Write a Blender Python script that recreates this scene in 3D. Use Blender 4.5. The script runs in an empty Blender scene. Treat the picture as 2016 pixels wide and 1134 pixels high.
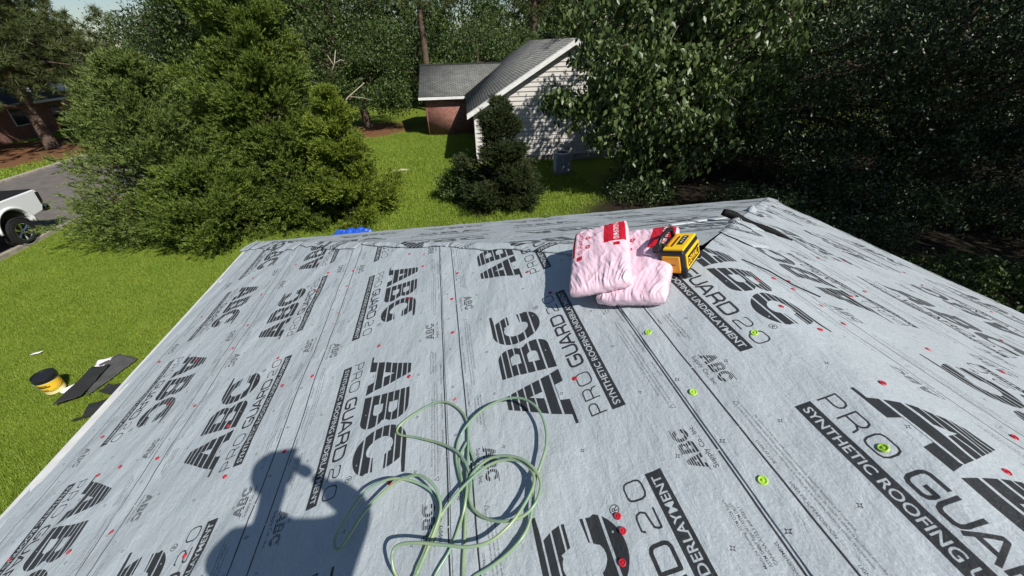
import bpy, math, random
import numpy as np
from mathutils import Vector, Matrix, Euler
random.seed(7)
RNG = np.random.default_rng(11)
SC = bpy.context.scene
COL = SC.collection
PI = math.pi

# ------------------------------------------------------------------ camera
cam_d = bpy.data.cameras.new('camera'); cam = bpy.data.objects.new('camera', cam_d); COL.objects.link(cam)
PIT, YAW, ROL = 0.550543, 0.154146, -0.0270134
CAMP = Vector((-1.53762, -7.02638, 2.86520))
F = Vector((math.sin(YAW)*math.cos(PIT), math.cos(YAW)*math.cos(PIT), -math.sin(PIT)))
Rr = Vector((math.cos(YAW), -math.sin(YAW), 0)); Uu = Rr.cross(F)
R2 = Rr*math.cos(ROL)+Uu*math.sin(ROL); U2 = -Rr*math.sin(ROL)+Uu*math.cos(ROL)
m = Matrix((R2, U2, -F)).transposed().to_4x4(); m.translation = CAMP
cam.matrix_world = m
cam_d.sensor_width = 36; cam_d.lens = 786.09/2016*36
cam_d.clip_start = 0.03; cam_d.clip_end = 1500
SC.camera = cam

# ------------------------------------------------------------------ light
SUN_EL, SUN_HEAD = math.radians(46), math.radians(147)     # heading clockwise from +Y, towards the sun
w = bpy.data.worlds.new('World'); SC.world = w; w.use_nodes = True
nt = w.node_tree; bg = nt.nodes['Background']
sky = nt.nodes.new('ShaderNodeTexSky'); sky.sky_type = 'NISHITA'; sky.sun_disc = False
sky.sun_elevation = SUN_EL; sky.sun_rotation = SUN_HEAD; sky.air_density = 1.0; sky.dust_density = 0.4; sky.ozone_density = 2.0
nt.links.new(sky.outputs[0], bg.inputs[0]); bg.inputs[1].default_value = 0.065
sd = bpy.data.lights.new('sun', 'SUN'); sd.energy = 5.0; sd.angle = math.radians(0.53); sd.color = (1, .955, .89)
so = bpy.data.objects.new('sun', sd); COL.objects.link(so)
sdir = Vector((math.sin(SUN_HEAD)*math.cos(SUN_EL), math.cos(SUN_HEAD)*math.cos(SUN_EL), math.sin(SUN_EL)))
so.rotation_euler = sdir.to_track_quat('Z', 'Y').to_euler(); so.location = (20, -30, 40)
vs = SC.view_settings; vs.view_transform = 'Standard'; vs.look = 'None'; vs.exposure = 0.28; vs.gamma = 1; vs.use_curve_mapping = False

# ------------------------------------------------------------------ materials
def mat(name, col=(.5, .5, .5), rough=.6, spec=.5, metal=0., var=None, scale=20., bump=0., bscale=60., bdist=.01, detail=6, translucent=0., island=None, coat=0.):
    """principled with noise colour variation (var = second colour) and noise bump"""
    M = bpy.data.materials.new(name); M.use_nodes = True; t = M.node_tree; N = t.nodes; L = t.links
    b = N['Principled BSDF']; b.inputs['Base Color'].default_value = (*col, 1); b.inputs['Roughness'].default_value = rough
    b.inputs['Specular IOR Level'].default_value = spec; b.inputs['Metallic'].default_value = metal; b.inputs['Coat Weight'].default_value = coat
    tc = N.new('ShaderNodeTexCoord'); last = None
    if var is not None:
        n = N.new('ShaderNodeTexNoise'); n.inputs['Scale'].default_value = scale; n.inputs['Detail'].default_value = detail; L.new(tc.outputs['Object'], n.inputs['Vector'])
        r = N.new('ShaderNodeMapRange'); r.inputs[1].default_value = .35; r.inputs[2].default_value = .65; L.new(n.outputs[0], r.inputs[0])
        mx = N.new('ShaderNodeMix'); mx.data_type = 'RGBA'; mx.inputs[6].default_value = (*col, 1); mx.inputs[7].default_value = (*var, 1); L.new(r.outputs[0], mx.inputs[0]); last = mx.outputs[2]
    if island is not None:
        g = N.new('ShaderNodeNewGeometry')
        r = N.new('ShaderNodeValToRGB'); cr = r.color_ramp
        k = len(island)
        cr.elements[0].position = 0; cr.elements[0].color = (*island[0], 1); cr.elements[1].position = 1; cr.elements[1].color = (*island[-1], 1)
        for i in range(1, k-1):
            e = cr.elements.new(i/(k-1)); e.color = (*island[i], 1)
        L.new(g.outputs['Random Per Island'], r.inputs[0])
        if last:
            mx2 = N.new('ShaderNodeMix'); mx2.data_type = 'RGBA'; mx2.inputs[0].default_value = .5; L.new(last, mx2.inputs[6]); L.new(r.outputs[0], mx2.inputs[7]); last = mx2.outputs[2]
        else: last = r.outputs[0]
    if last: L.new(last, b.inputs['Base Color'])
    if bump:
        n2 = N.new('ShaderNodeTexNoise'); n2.inputs['Scale'].default_value = bscale; n2.inputs['Detail'].default_value = 5; L.new(tc.outputs['Object'], n2.inputs['Vector'])
        bm_ = N.new('ShaderNodeBump'); bm_.inputs['Strength'].default_value = bump; bm_.inputs['Distance'].default_value = bdist; L.new(n2.outputs[0], bm_.inputs['Height']); L.new(bm_.outputs[0], b.inputs['Normal'])
    if translucent:
        tr = N.new('ShaderNodeBsdfTranslucent'); ms = N.new('ShaderNodeMixShader'); ms.inputs[0].default_value = translucent
        if last: L.new(last, tr.inputs[0])
        else: tr.inputs[0].default_value = (*col, 1)
        L.new(b.outputs[0], ms.inputs[1]); L.new(tr.outputs[0], ms.inputs[2]); L.new(ms.outputs[0], N['Material Output'].inputs[0])
    return M

# ------------------------------------------------------------------ object helpers
def tag(o, label=None, cat=None, group=None, kind=None):
    if label: o['label'] = label
    if cat: o['category'] = cat
    if group: o['group'] = group
    if kind: o['kind'] = kind
    return o
def thing(name, label, cat, loc=(0, 0, 0), rz=0, group=None, rot=None):
    o = bpy.data.objects.new(name, None); COL.objects.link(o); o.location = loc; o.rotation_euler = rot or (0, 0, rz); o.empty_display_size = .2
    return tag(o, label, cat, group)
def link(name, me, parent=None, mats=None, smooth=False, loc=None, rot=None):
    o = bpy.data.objects.new(name, me); COL.objects.link(o)
    if parent is not None: o.parent = parent
    if mats is not None and len(me.materials) == 0:
        for x in (mats if isinstance(mats, (list, tuple)) else [mats]): me.materials.append(x)
    if smooth and len(me.polygons): me.polygons.foreach_set('use_smooth', [True]*len(me.polygons))
    if loc is not None: o.location = loc
    if rot is not None: o.rotation_euler = rot
    return o
def fastmesh(name, V, Fc, uv=None):
    """V (n,3), Fc (m,k) int array, uv (m*k,2)"""
    V = np.asarray(V, np.float32); Fc = np.asarray(Fc, np.int32); me = bpy.data.meshes.new(name)
    me.vertices.add(len(V)); me.vertices.foreach_set('co', V.ravel())
    k = Fc.shape[1]; me.loops.add(Fc.size); me.loops.foreach_set('vertex_index', Fc.ravel())
    me.polygons.add(len(Fc)); me.polygons.foreach_set('loop_start', np.arange(0, Fc.size, k, dtype=np.int32))
    if uv is not None:
        l = me.uv_layers.new(name='UVMap'); l.data.foreach_set('uv', np.asarray(uv, np.float32).ravel())
    me.update(calc_edges=True); me.validate()
    return me
class MB:
    def __init__(s): s.v = []; s.f = []; s.mi = []; s.cur = 0
    def add(s, vs, fs):
        k = len(s.v); s.v += [tuple(x) for x in vs]; s.f += [tuple(i+k for i in f) for f in fs]; s.mi += [s.cur]*len(fs); return s
    def box(s, c, d, rot=None, taper=1.):
        x, y, z = d[0]/2, d[1]/2, d[2]/2
        vs = [Vector((sx*x*(taper if sz > 0 else 1), sy*y*(taper if sz > 0 else 1), sz*z)) for sz in (-1, 1) for sy in (-1, 1) for sx in (-1, 1)]
        if rot is not None: vs = [rot @ v for v in vs]
        vs = [v+Vector(c) for v in vs]
        return s.add(vs, [(0, 2, 3, 1), (4, 5, 7, 6), (0, 1, 5, 4), (2, 6, 7, 3), (0, 4, 6, 2), (1, 3, 7, 5)])
    def bbox(s, a, b): return s.box([(a[i]+b[i])/2 for i in range(3)], [abs(b[i]-a[i]) for i in range(3)])
    def prism(s, poly, axis, a, b):
        """poly in the two other axes, extruded a..b along axis"""
        n = len(poly)
        def P(p, h):
            q = [0, 0, 0]; o = [i for i in range(3) if i != axis]; q[o[0]] = p[0]; q[o[1]] = p[1]; q[axis] = h; return q
        return s.add([P(p, a) for p in poly]+[P(p, b) for p in poly], [tuple(range(n-1, -1, -1)), tuple(range(n, 2*n))]+[(i, (i+1) % n, n+(i+1) % n, n+i) for i in range(n)])
    def tube(s, pts, rad, n=8, cap=True, closed=False):
        pts = [Vector(p) for p in pts]; m_ = len(pts)
        if not hasattr(rad, '__len__'): rad = [rad]*m_
        vs = []; ref = Vector((0, 0, 1))
        prevx = None
        for i in range(m_):
            t = (pts[min(i+1, m_-1)]-pts[max(i-1, 0)]).normalized()
            if prevx is None:
                a = ref if abs(t.z) < .9 else Vector((1, 0, 0)); x = t.cross(a).normalized()
            else:
                x = (prevx-t*prevx.dot(t)).normalized()
            prevx = x; y = t.cross(x)
            vs += [pts[i]+(x*math.cos(2*PI*k/n)+y*math.sin(2*PI*k/n))*rad[i] for k in range(n)]
        fs = [(i*n+k, i*n+(k+1) % n, (i+1)*n+(k+1) % n, (i+1)*n+k) for i in range(m_-1) for k in range(n)]
        if cap: fs += [tuple(range(n-1, -1, -1)), tuple((m_-1)*n+k for k in range(n))]
        return s.add(vs, fs)
    def lathe(s, prof, c=(0, 0, 0), n=24, rot=None):
        vs = []
        for r, z in prof:
            for k in range(n):
                v = Vector((r*math.cos(2*PI*k/n), r*math.sin(2*PI*k/n), z))
                if rot is not None: v = rot @ v
                vs.append(v+Vector(c))
        fs = [(i*n+k, i*n+(k+1) % n, (i+1)*n+(k+1) % n, (i+1)*n+k) for i in range(len(prof)-1) for k in range(n)]
        return s.add(vs, fs)
    def mesh(s, name):
        me = bpy.data.meshes.new(name); me.from_pydata(s.v, [], s.f); me.update()
        return me
    def build(s, name, mats, parent=None, smooth=False, bevel=0, seg=2, loc=None, rot=None):
        me = s.mesh(name)
        o = link(name, me, parent, mats, smooth, loc, rot)
        if any(s.mi): me.polygons.foreach_set('material_index', s.mi)
        if bevel:
            b = o.modifiers.new('bevel', 'BEVEL'); b.width = bevel; b.segments = seg; b.limit_method = 'ANGLE'
        return o

# value noise in numpy (smooth)
_T = RNG.random((256, 256)).astype(np.float32)
def vnoise(x, y):
    x = np.asarray(x, float); y = np.asarray(y, float)
    xi = np.floor(x).astype(int); yi = np.floor(y).astype(int); fx = x-xi; fy = y-yi
    fx = fx*fx*(3-2*fx); fy = fy*fy*(3-2*fy)
    a = _T[xi & 255, yi & 255]; b = _T[(xi+1) & 255, yi & 255]; c = _T[xi & 255, (yi+1) & 255]; d = _T[(xi+1) & 255, (yi+1) & 255]
    return (a*(1-fx)+b*fx)*(1-fy)+(c*(1-fx)+d*fx)*fy-.5

# ------------------------------------------------------------------ flat print, drawn as polygons into a picture made here
class Raster:
    def __init__(s, w, h, px, ss=2, x0=0., y0=0.):
        s.W, s.H, s.px, s.ss = w, h, px*ss, ss; s.x0, s.y0 = x0, y0
        s.a = np.zeros((int(round(h*s.px)), int(round(w*s.px))), bool); s.wrap = True
    def poly(s, loops, val=True):
        P = [(np.asarray(l, float)-(s.x0, s.y0))*s.px for l in loops]
        allp = np.concatenate(P); x0, y0 = np.floor(allp.min(0)).astype(int); x1, y1 = np.ceil(allp.max(0)).astype(int)+1
        y0 = max(y0, 0); y1 = min(y1, s.a.shape[0])
        if y1 <= y0 or x1 <= x0: return
        ys = np.arange(y0, y1)+.5; xs = np.arange(x0, x1)+.5; m_ = np.zeros((len(ys), len(xs)), bool)
        for p in P:
            q = np.roll(p, -1, 0)
            for (ax, ay), (bx, by) in zip(p, q):
                if ay == by: continue
                lo, hi = (ay, by) if ay < by else (by, ay)
                r = np.nonzero((ys >= lo) & (ys < hi))[0]
                if len(r) == 0: continue
                xi = ax+(ys[r]-ay)*(bx-ax)/(by-ay); m_[r] ^= xs[None, :] > xi[:, None]
        cols = np.arange(x0, x1)
        if s.wrap:
            cols = cols % s.a.shape[1]; ok = slice(None)
        else:
            ok = (cols >= 0) & (cols < s.a.shape[1]); cols = cols[ok]; m_ = m_[:, ok]
        sub = s.a[y0:y1][:, cols]; sub[m_] = val
        s.a[y0:y1, cols] = sub
    def stroke(s, pts, t, val=True, closed=False, T=lambda p: p):
        pts = [np.array(p, float) for p in pts]
        if closed: pts.append(pts[0])
        for i in range(len(pts)-1):
            d = pts[i+1]-pts[i]; L = np.hypot(*d)
            if L == 0: continue
            n = np.array([-d[1], d[0]])/L*t/2
            s.poly([[T(pts[i]+n), T(pts[i+1]+n), T(pts[i+1]-n), T(pts[i]-n)]], val)
            if i: s.poly([[T(pts[i]+np.array([math.cos(k*PI/5), math.sin(k*PI/5)])*t/2) for k in range(10)]], val)
    def text(s, body, x, y, h, maxw=None, bold=0., T=lambda p: p, val=True, wide=1.):
        tris, wd = glyphs(body, bold)
        k = h/.73; kx = k*wide
        if maxw: kx = maxw/wd
        for t in tris: s.poly([[T((x+p[0]*kx, y+p[1]*k)) for p in t]], val)
        return wd*kx
    def get(s):
        k = s.ss; H, W = s.a.shape[0]//k, s.a.shape[1]//k
        return s.a[:H*k, :W*k].reshape(H, k, W, k).mean((1, 3)).astype(np.float32)
_G = {}
def glyphs(body, bold):
    key = (body, bold)
    if key in _G: return _G[key]
    c = bpy.data.curves.new('tmp', 'FONT'); c.body = body; c.offset = bold; c.resolution_u = 3
    o = bpy.data.objects.new('tmp', c); COL.objects.link(o)
    dg = bpy.context.evaluated_depsgraph_get(); me = o.evaluated_get(dg).to_mesh()
    me.calc_loop_triangles()
    vs = [(v.co.x, v.co.y) for v in me.vertices]; tr = [[vs[i] for i in t.vertices] for t in me.loop_triangles]
    wd = max(v[0] for v in vs) if vs else 1.
    o.evaluated_get(dg).to_mesh_clear(); bpy.data.objects.remove(o); bpy.data.curves.remove(c)
    _G[key] = (tr, wd); return _G[key]
def to_image(name, arr):
    """arr (H,W) or (H,W,3) 0..1"""
    if arr.ndim == 2: arr = np.repeat(arr[:, :, None], 3, 2)
    H, W = arr.shape[:2]; im = bpy.data.images.new(name, W, H, alpha=False); im.colorspace_settings.name = 'Non-Color'
    px = np.ones((H, W, 4), np.float32); px[:, :, :3] = arr; im.pixels.foreach_set(px.ravel()); im.update(); im.pack()
    return im

PER, LV = 1.355, .997          # repeat along the roll, distance between its two overlap lines
Aout = [(.312, .77), (.324, .706), (.338, .617), (.354, .507), (.366, .457), (.275, .457), (.268, .503), (.164, .503), (.150, .457), (.05, .457), (.104, .566), (.167, .67), (.225, .77)]
Ahole = [(.25, .649), (.257, .568), (.206, .568)]
Afoot = [(0, .472), (0, .457), (.06, .457), (.06, .472)]
def arc(cx, cy, rx, ry, a0, a1, n=10):
    return [(cx+rx*math.cos(math.radians(a0+(a1-a0)*i/n)), cy+ry*math.sin(math.radians(a0+(a1-a0)*i/n))) for i in range(n+1)]
Bout = [(.441, .77), (.590, .77)]+arc(.588, .692, .073, .078, 90, -52)+arc(.582, .54, .078, .083, 52, -90)+[(.386, .457), (.397, .51), (.428, .67)]
Bh1 = [(.516, .697), (.572, .697)]+arc(.572, .668, .024, .029, 90, -90, 6)+[(.506, .639)]
Bh2 = [(.496, .597), (.548, .597)]+arc(.548, .566, .026, .031, 90, -90, 6)+[(.482, .535)]
Cout = [(1.02, .77), (1.02, .753), (.928, .745), (.95, .706), (.962, .669), (.962, .65), (.877, .65), (.862, .688)]+arc(.82, .614, .064, .08, 60, 300, 16)+[(.872, .582), (.958, .589), (.952, .55)]+arc(.825, .575, .142, .12, -20, -90, 8)+arc(.825, .613, .142, .158, 270, 90, 22)
GAPS = [.744, .706, .666, .621, .571, .511]
def abc(R, T, s=1., x0=0, y0=.457, gapw=.008):
    k = lambda p: T((x0+(p[0])*s, y0+(p[1]-.457)*s))
    for loops in ([Aout, Ahole], [Afoot], [Bout, Bh1, Bh2], [Cout]): R.poly([[k(p) for p in l] for l in loops])
    for g in GAPS:
        gw = gapw*(1.25 if g < .6 else .9)
        R.poly([[k((-.01, g-gw/2)), k((.36+(.77-g)*-.06, g-gw/2)), k((.36, g+gw/2)), k((-.01, g+gw/2))]], False)
        R.poly([[k((.37, g-gw/2)), k((1.0, g-gw/2)), k((1.0, g+gw/2)), k((.37, g+gw/2))]], False)
R = Raster(PER, 1.2, 1000, 2, 0, -.1)
I = lambda p: p
ROT = lambda p: (1.03-p[0], LV-p[1])
abc(R, I)
y0, y1 = .320, .390
def rr(x0, x1, c=.02):   # rounded rectangle path
    return [(x0+c, y1), (x1-c, y1), (x1-c*.3, y1-c*.3), (x1, y1-c), (x1, y0+c), (x1-c*.3, y0+c*.3), (x1-c, y0), (x0+c, y0), (x0+c*.3, y0+c*.3), (x0, y0+c), (x0, y1-c), (x0+c*.3, y1-c*.3)]
def letter(ch, x0, x1, t):
    S = lambda *p: R.stroke(p, t); h = y1-y0; c = .018; mid = y0+h*.42
    if ch in 'PR':
        S((x0, y0-t/2), (x0, y1), (x1-c, y1), (x1-c*.3, y1-c*.3), (x1, y1-c), (x1, mid+c), (x1-c*.3, mid+c*.3), (x1-c, mid), (x0, mid))
        if ch == 'R': S((x1-c*1.2, mid), (x1-c*.2, mid-c*.6), (x1, y0-t/2))
    if ch in 'O0': R.stroke(rr(x0, x1), t, closed=True)
    if ch == 'G': S((x1, y1), (x0+c, y1), (x0+c*.3, y1-c*.3), (x0, y1-c), (x0, y0+c), (x0+c*.3, y0+c*.3), (x0+c, y0), (x1-c, y0), (x1-c*.3, y0+c*.3), (x1, y0+c), (x1, mid), (x0+(x1-x0)*.5, mid))
    if ch == 'U': S((x0, y1+t/2), (x0, y0+c), (x0+c*.3, y0+c*.3), (x0+c, y0), (x1-c, y0), (x1-c*.3, y0+c*.3), (x1, y0+c), (x1, y1+t/2))
    if ch == 'A': S((x0, y0-t/2), ((x0+x1)/2-.005, y1), ((x0+x1)/2+.005, y1), (x1, y0-t/2)); S((x0+.014, y0+.018), (x1-.014, y0+.018))
    if ch == 'D': S((x0, y0), (x0, y1), (x1-c, y1), (x1-c*.3, y1-c*.3), (x1, y1-c), (x1, y0+c), (x1-c*.3, y0+c*.3), (x1-c, y0), (x0, y0), (x0, y0+.01))
    if ch == '2': S((x0, y1-.012), (x0+.008, y1), (x1-c, y1), (x1-c*.3, y1-c*.3), (x1, y1-c), (x1, mid+c), (x1-c*.4, mid+.003), (x0+c*.4, mid-.006), (x0, mid-c), (x0, y0), (x1+.003, y0))
for ch, a, b, t in [('P', .004, .066, .0075), ('R', .094, .16, .0075), ('O', .19, .272, .0075), ('G', .337, .412, .0145), ('U', .432, .5, .0145), ('A', .508, .594, .0145), ('R', .612, .68, .0145), ('D', .705, .788, .0145), ('2', .835, .902, .0075), ('0', .945, 1.018, .0075)]: letter(ch, a, b, t)
R.poly([[(-.003, .228), (1.026, .228), (1.026, .293), (-.003, .293)]])
R.text('SYNTHETIC ROOFING UNDERLAYMENT', .016, .244, .034, .99, .012, val=False)
R.poly([arc(.945, .452, .019, .019, 0, 360, 24), arc(.945, .452, .0155, .0155, 0, 360, 24)])
R.text('R', .937, .4405, .0225, None, .015)
for T in (I, ROT):
    R.poly([[T((0, -.004)), T((PER*.745, -.004)), T((PER*.745, .0035)), T((0, .0035))]]); R.poly([[T((PER*.75, -.0045)), T((PER*.999, -.0045)), T((PER*.999, .0035)), T((PER*.75, .0035))]])
    abc(R, T, .2, .955, .063, .016); R.text('Supply Co., Inc.', .955, .031, .02, .19, .01, T)
    R.stroke([T(p) for p in ((1.245, .045), (1.268, .045), (1.2565, .066))], .0022, closed=True)
    R.text('La resistencia a resbalar puede variar según las condiciones de la superficie, tipo de calzado o clima y la pendiente del techo', 1.275, .061, .0085, .62, .004, T)
    R.text('Le degré de résistance au glissement peut varier selon l’état de la surface, de la température, chaussures utilisées et le toit pente', 1.275, .045, .0085, .60, .004, T)
    R.text('Slip resistance may vary with surface conditions, weather, footwear and roof pitch', 1.33, .077, .0085, .45, .004, T)
    R.text('OVERLAP LINE', .07, .014, .0105, .1, .006, T); R.text('LÍNEA DE SUPERPOSICIÓN', .24, .014, .0105, .187, .006, T); R.text('LIGNE DE CHEVAUCHEMENT', .50, .014, .0105, .187, .006, T)
    for i, l in enumerate(['Meets the Following: ASTM D226 Type II,', 'ASTM D4869 Type IV / ASTM D8257', 'CAN/CSA A123.3 and A220.1']):
        R.text(l, .63, .084-.017*i, .0105, .22-.02*i, .006, T)
for k in range(8):
    for j, v in enumerate((.145, .486, .828, 1.065, -.085)):
        if (k+j) % 2: continue
        cx = .03+k*PER/8+(.0 if j < 4 else .0)
        R.poly([[(cx+math.cos(i*PI/4+.3)*(.0125 if i % 2 == 0 else .0048), v+math.sin(i*PI/4+.3)*(.0125 if i % 2 == 0 else .0048)) for i in range(8)]])
        R.poly([[(cx+math.cos(i*PI/4+.3)*(.005 if i % 2 == 0 else .003), v+math.sin(i*PI/4+.3)*(.005 if i % 2 == 0 else .003)) for i in range(8)]], False)
UL_IMG = to_image('underlayment_print', R.get())

def underlayment_mat():
    M = bpy.data.materials.new('underlayment'); M.use_nodes = True; t = M.node_tree; N = t.nodes; L = t.links; b = N['Principled BSDF']
    uv = N.new('ShaderNodeUVMap'); im = N.new('ShaderNodeTexImage'); im.image = UL_IMG; im.interpolation = 'Linear'; L.new(uv.outputs[0], im.inputs[0])
    tc = N.new('ShaderNodeTexCoord')
    n1 = N.new('ShaderNodeTexNoise'); n1.inputs['Scale'].default_value = 9; n1.inputs['Detail'].default_value = 8; n1.inputs['Roughness'].default_value = .7; L.new(tc.outputs['Object'], n1.inputs[0])
    fab = N.new('ShaderNodeMix'); fab.data_type = 'RGBA'; fab.inputs[6].default_value = (.34, .385, .412, 1); fab.inputs[7].default_value = (.435, .48, .50, 1); L.new(n1.outputs[0], fab.inputs[0])
    n4 = N.new('ShaderNodeTexNoise'); n4.inputs['Scale'].default_value = 140; n4.inputs['Detail'].default_value = 3; L.new(tc.outputs['Object'], n4.inputs[0])
    mr = N.new('ShaderNodeMapRange'); mr.inputs[1].default_value = .3; mr.inputs[2].default_value = .7; mr.inputs[3].default_value = .86; mr.inputs[4].default_value = 1.1; n5 = N.new('ShaderNodeTexNoise'); n5.inputs['Scale'].default_value = 1.7; n5.inputs['Detail'].default_value = 7; n5.inputs['Roughness'].default_value = .65; n5.inputs['Distortion'].default_value = .4; L.new(tc.outputs['Object'], n5.inputs[0]); mad = N.new('ShaderNodeMath'); mad.operation = 'MULTIPLY_ADD'; L.new(n5.outputs[0], mad.inputs[0]); mad.inputs[1].default_value = .55; L.new(n4.outputs[0], mad.inputs[2]); mr.inputs[1].default_value = .5; mr.inputs[2].default_value = 1.02; L.new(mad.outputs[0], mr.inputs[0])
    fm = N.new('ShaderNodeMix'); fm.data_type = 'RGBA'; fm.blend_type = 'MULTIPLY'; fm.inputs[0].default_value = 1; L.new(fab.outputs[2], fm.inputs[6]); L.new(mr.outputs[0], fm.inputs[7])
    ink = N.new('ShaderNodeMath'); ink.operation = 'MULTIPLY'; ink.inputs[1].default_value = .97; L.new(im.outputs[0], ink.inputs[0])
    mx = N.new('ShaderNodeMix'); mx.data_type = 'RGBA'; L.new(ink.outputs[0], mx.inputs[0]); L.new(fm.outputs[2], mx.inputs[6]); mx.inputs[7].default_value = (.016, .017, .018, 1)
    L.new(mx.outputs[2], b.inputs['Base Color']); b.inputs['Roughness'].default_value = .48; b.inputs['Specular IOR Level'].default_value = .45
    # fine wrinkles, stretched along two directions
    def st(rot, sx, sy, s):
        mp = N.new('ShaderNodeMapping'); mp.inputs['Rotation'].default_value = (0, 0, rot); mp.inputs['Scale'].default_value = (sx, sy, sx); L.new(tc.outputs['Object'], mp.inputs[0])
        n = N.new('ShaderNodeTexNoise'); n.inputs['Scale'].default_value = s; n.inputs['Detail'].default_value = 5; n.inputs['Roughness'].default_value = .55; n.inputs['Distortion'].default_value = .6; L.new(mp.outputs[0], n.inputs[0]); return n.outputs[0]
    a = st(.9, 1, .38, 11); c = st(-.75, 1, .5, 17); d = st(0, 1, 1, 60)
    s1 = N.new('ShaderNodeMath'); s1.operation = 'ADD'; L.new(a, s1.inputs[0]); L.new(c, s1.inputs[1])
    s2 = N.new('ShaderNodeMath'); s2.operation = 'MULTIPLY_ADD'; L.new(d, s2.inputs[0]); s2.inputs[1].default_value = .28; L.new(s1.outputs[0], s2.inputs[2])
    bp = N.new('ShaderNodeBump'); bp.inputs['Strength'].default_value = .7; bp.inputs['Distance'].default_value = .011; L.new(s2.outputs[0], bp.inputs['Height']); L.new(bp.outputs[0], b.inputs['Normal'])
    return M
M_UL = underlayment_mat()
M_BLACK = mat('black_rubber', (.012, .012, .013), .5, .4, bump=.2, bscale=200, bdist=.002)
M_BLKPL = mat('black_plastic', (.014, .014, .016), .38, .5, bump=.15, bscale=300, bdist=.001)
M_WHITE = mat('white_trim', (.78, .78, .76), .45, .5, var=(.66, .66, .63), scale=6)
M_WOOD = mat('roof_wood', (.30, .21, .12), .8, var=(.2, .13, .07), scale=8)
M_RED = mat('red_cap_plastic', (.42, .015, .03), .5, .5)
M_LIME = mat('lime_cap_plastic', (.36, .58, .06), .5, .5)
M_STEEL = mat('steel', (.55, .55, .55), .3, metal=1.)

# ------------------------------------------------------------------ the roof under work
GZ = -2.4
Hh, SL = 4.97705, .34772
TH = math.atan(SL); CT, ST = math.cos(TH), math.sin(TH)
SLEN = Hh/CT; YB = -15.5
RC = .13
def ridge_drop(x): return SL*(np.sqrt(np.asarray(x)**2+RC**2)-np.abs(x))
def wr(x, y):     # loose cloth: height above the deck in metres
    a = x*.34+y*.94; b = -x*.94+y*.34
    z = .016*vnoise(b*3.2+5, a*.9) + .012*vnoise(b*9+31, a*1.7+7) + .008*vnoise(b*22, a*3+3) + .003*vnoise(b*48+9, a*7)
    c = x*.8-y*.6; d = x*.6+y*.8
    z += .010*vnoise(c*6+60, d*1.5+9)+.012*vnoise(x*1.3+3, y*1.1+77)
    return z
def lift(x, y, z):
    return z-ridge_drop(x)*1.0
roof = thing('house_under_reroofing', 'hip roofed house with grey printed roofing underlayment and white drip edge in the foreground', 'house', (0, 0, 0))
def sheet(name, side, u0, u1, vfun, flip, phase, off=.004, edge=.003, uend_ridge=False):
    """one course of underlayment. side 'L','R','F'. u = distance up the slope. print v = u - vfun"""
    nu = max(8, int((u1-u0)/.035)); us = np.linspace(u0, u1, nu+1)
    if side == 'F':
        nt_ = 260; ts = np.linspace(0, 1, nt_+1)
    else:
        ts = np.concatenate([np.linspace(0, .42, 12)[:-1], np.linspace(.42, 1, 300)]); nt_ = len(ts)-1
    U, T = np.meshgrid(us, ts, indexing='ij')
    Ue = np.minimum(U, 2*SLEN-U)                       # past the ridge the sheet comes down the other side
    Rt = U > SLEN
    if side == 'F':
        hw = Hh-U*CT; X = -hw+2*hw*T; Y = -U*CT; Z = U*ST; run = X
    else:
        sg = np.where(Rt, 1, -1)*(1 if side == 'L' else -1)
        X = sg*(Hh-Ue*CT); yh = -Ue*CT; Y = YB+(yh-YB)*T; Z = Ue*ST; run = Y
    vv = np.where(Rt, (SLEN-vfun)+(U-SLEN)*1.3, U-vfun)
    w_ = wr(X, Y)
    hl = off+edge*np.clip(1-(U-u0)/.15, 0, 1)
    taper = 1.0
    D = np.maximum(hl+.006+w_*taper*(.35 if side == 'F' else 1.), hl+.0)
    if side == 'F': nx, ny, nz = 0*X, ST+0*X, CT+0*X
    else: nx, ny, nz = np.where(X > 0, ST, -ST), 0*X, CT+0*X
    V = np.stack([X+nx*D, Y+ny*D, Z-ridge_drop(X)*(side != 'F')+nz*D], -1)
    if not flip: A = (-(run) if side == 'L' else run)-phase; Vp = vv
    else: A = (run if side == 'L' else -run)-phase; Vp = LV-vv
    Vp = np.clip(Vp, -.098, 1.098)
    UVv = np.stack([A/PER, (Vp+.1)/1.2], -1)
    # lower edge: real thickness
    sk = V[0].copy(); sk2 = V[0].copy(); sk[:, 2] -= .008; brk = True
    V = np.concatenate([sk[None], sk2[None], V], 0); uvs = UVv[0].copy(); UVv = np.concatenate([uvs[None], uvs[None], UVv], 0)
    n1, n2 = V.shape[:2]; idx = np.arange(n1*n2).reshape(n1, n2)
    Fq = np.stack([idx[:-1, :-1], idx[:-1, 1:], idx[1:, 1:], idx[1:, :-1]], -1); Fq = np.concatenate([Fq[:1], Fq[2:]]).reshape(-1, 4)
    if side == 'L': Fq = Fq[:, ::-1]
    if side == 'F': Fq = Fq[:, ::-1]
    me = fastmesh(name, V.reshape(-1, 3), Fq, UVv.reshape(-1, 2)[Fq.ravel()])
    return link(name, me, roof, M_UL, smooth=True)
u_line = [.251, 1.371, 2.491, 3.611, 4.731]
sheet('underlayment_sheet', 'L', -.012, .36, -1.5, False, 0, off=0)
for i, (ul, fl, ph) in enumerate(zip(u_line, [0, 1, 0, 1, 0], [3.397, -5.243, 4.722, -5.85, 6.138])):
    u0 = .15 if i == 0 else ul-.108
    u1 = ul+1.09 if i < 4 else SLEN+(LV+.09-(SLEN-ul))/1.3
    sheet('underlayment_sheet', 'L', u0, u1, ul, bool(fl), ph, off=.002+.0022*i)
rl = [-.65, .47, 1.54, 2.663, 3.783]
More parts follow.
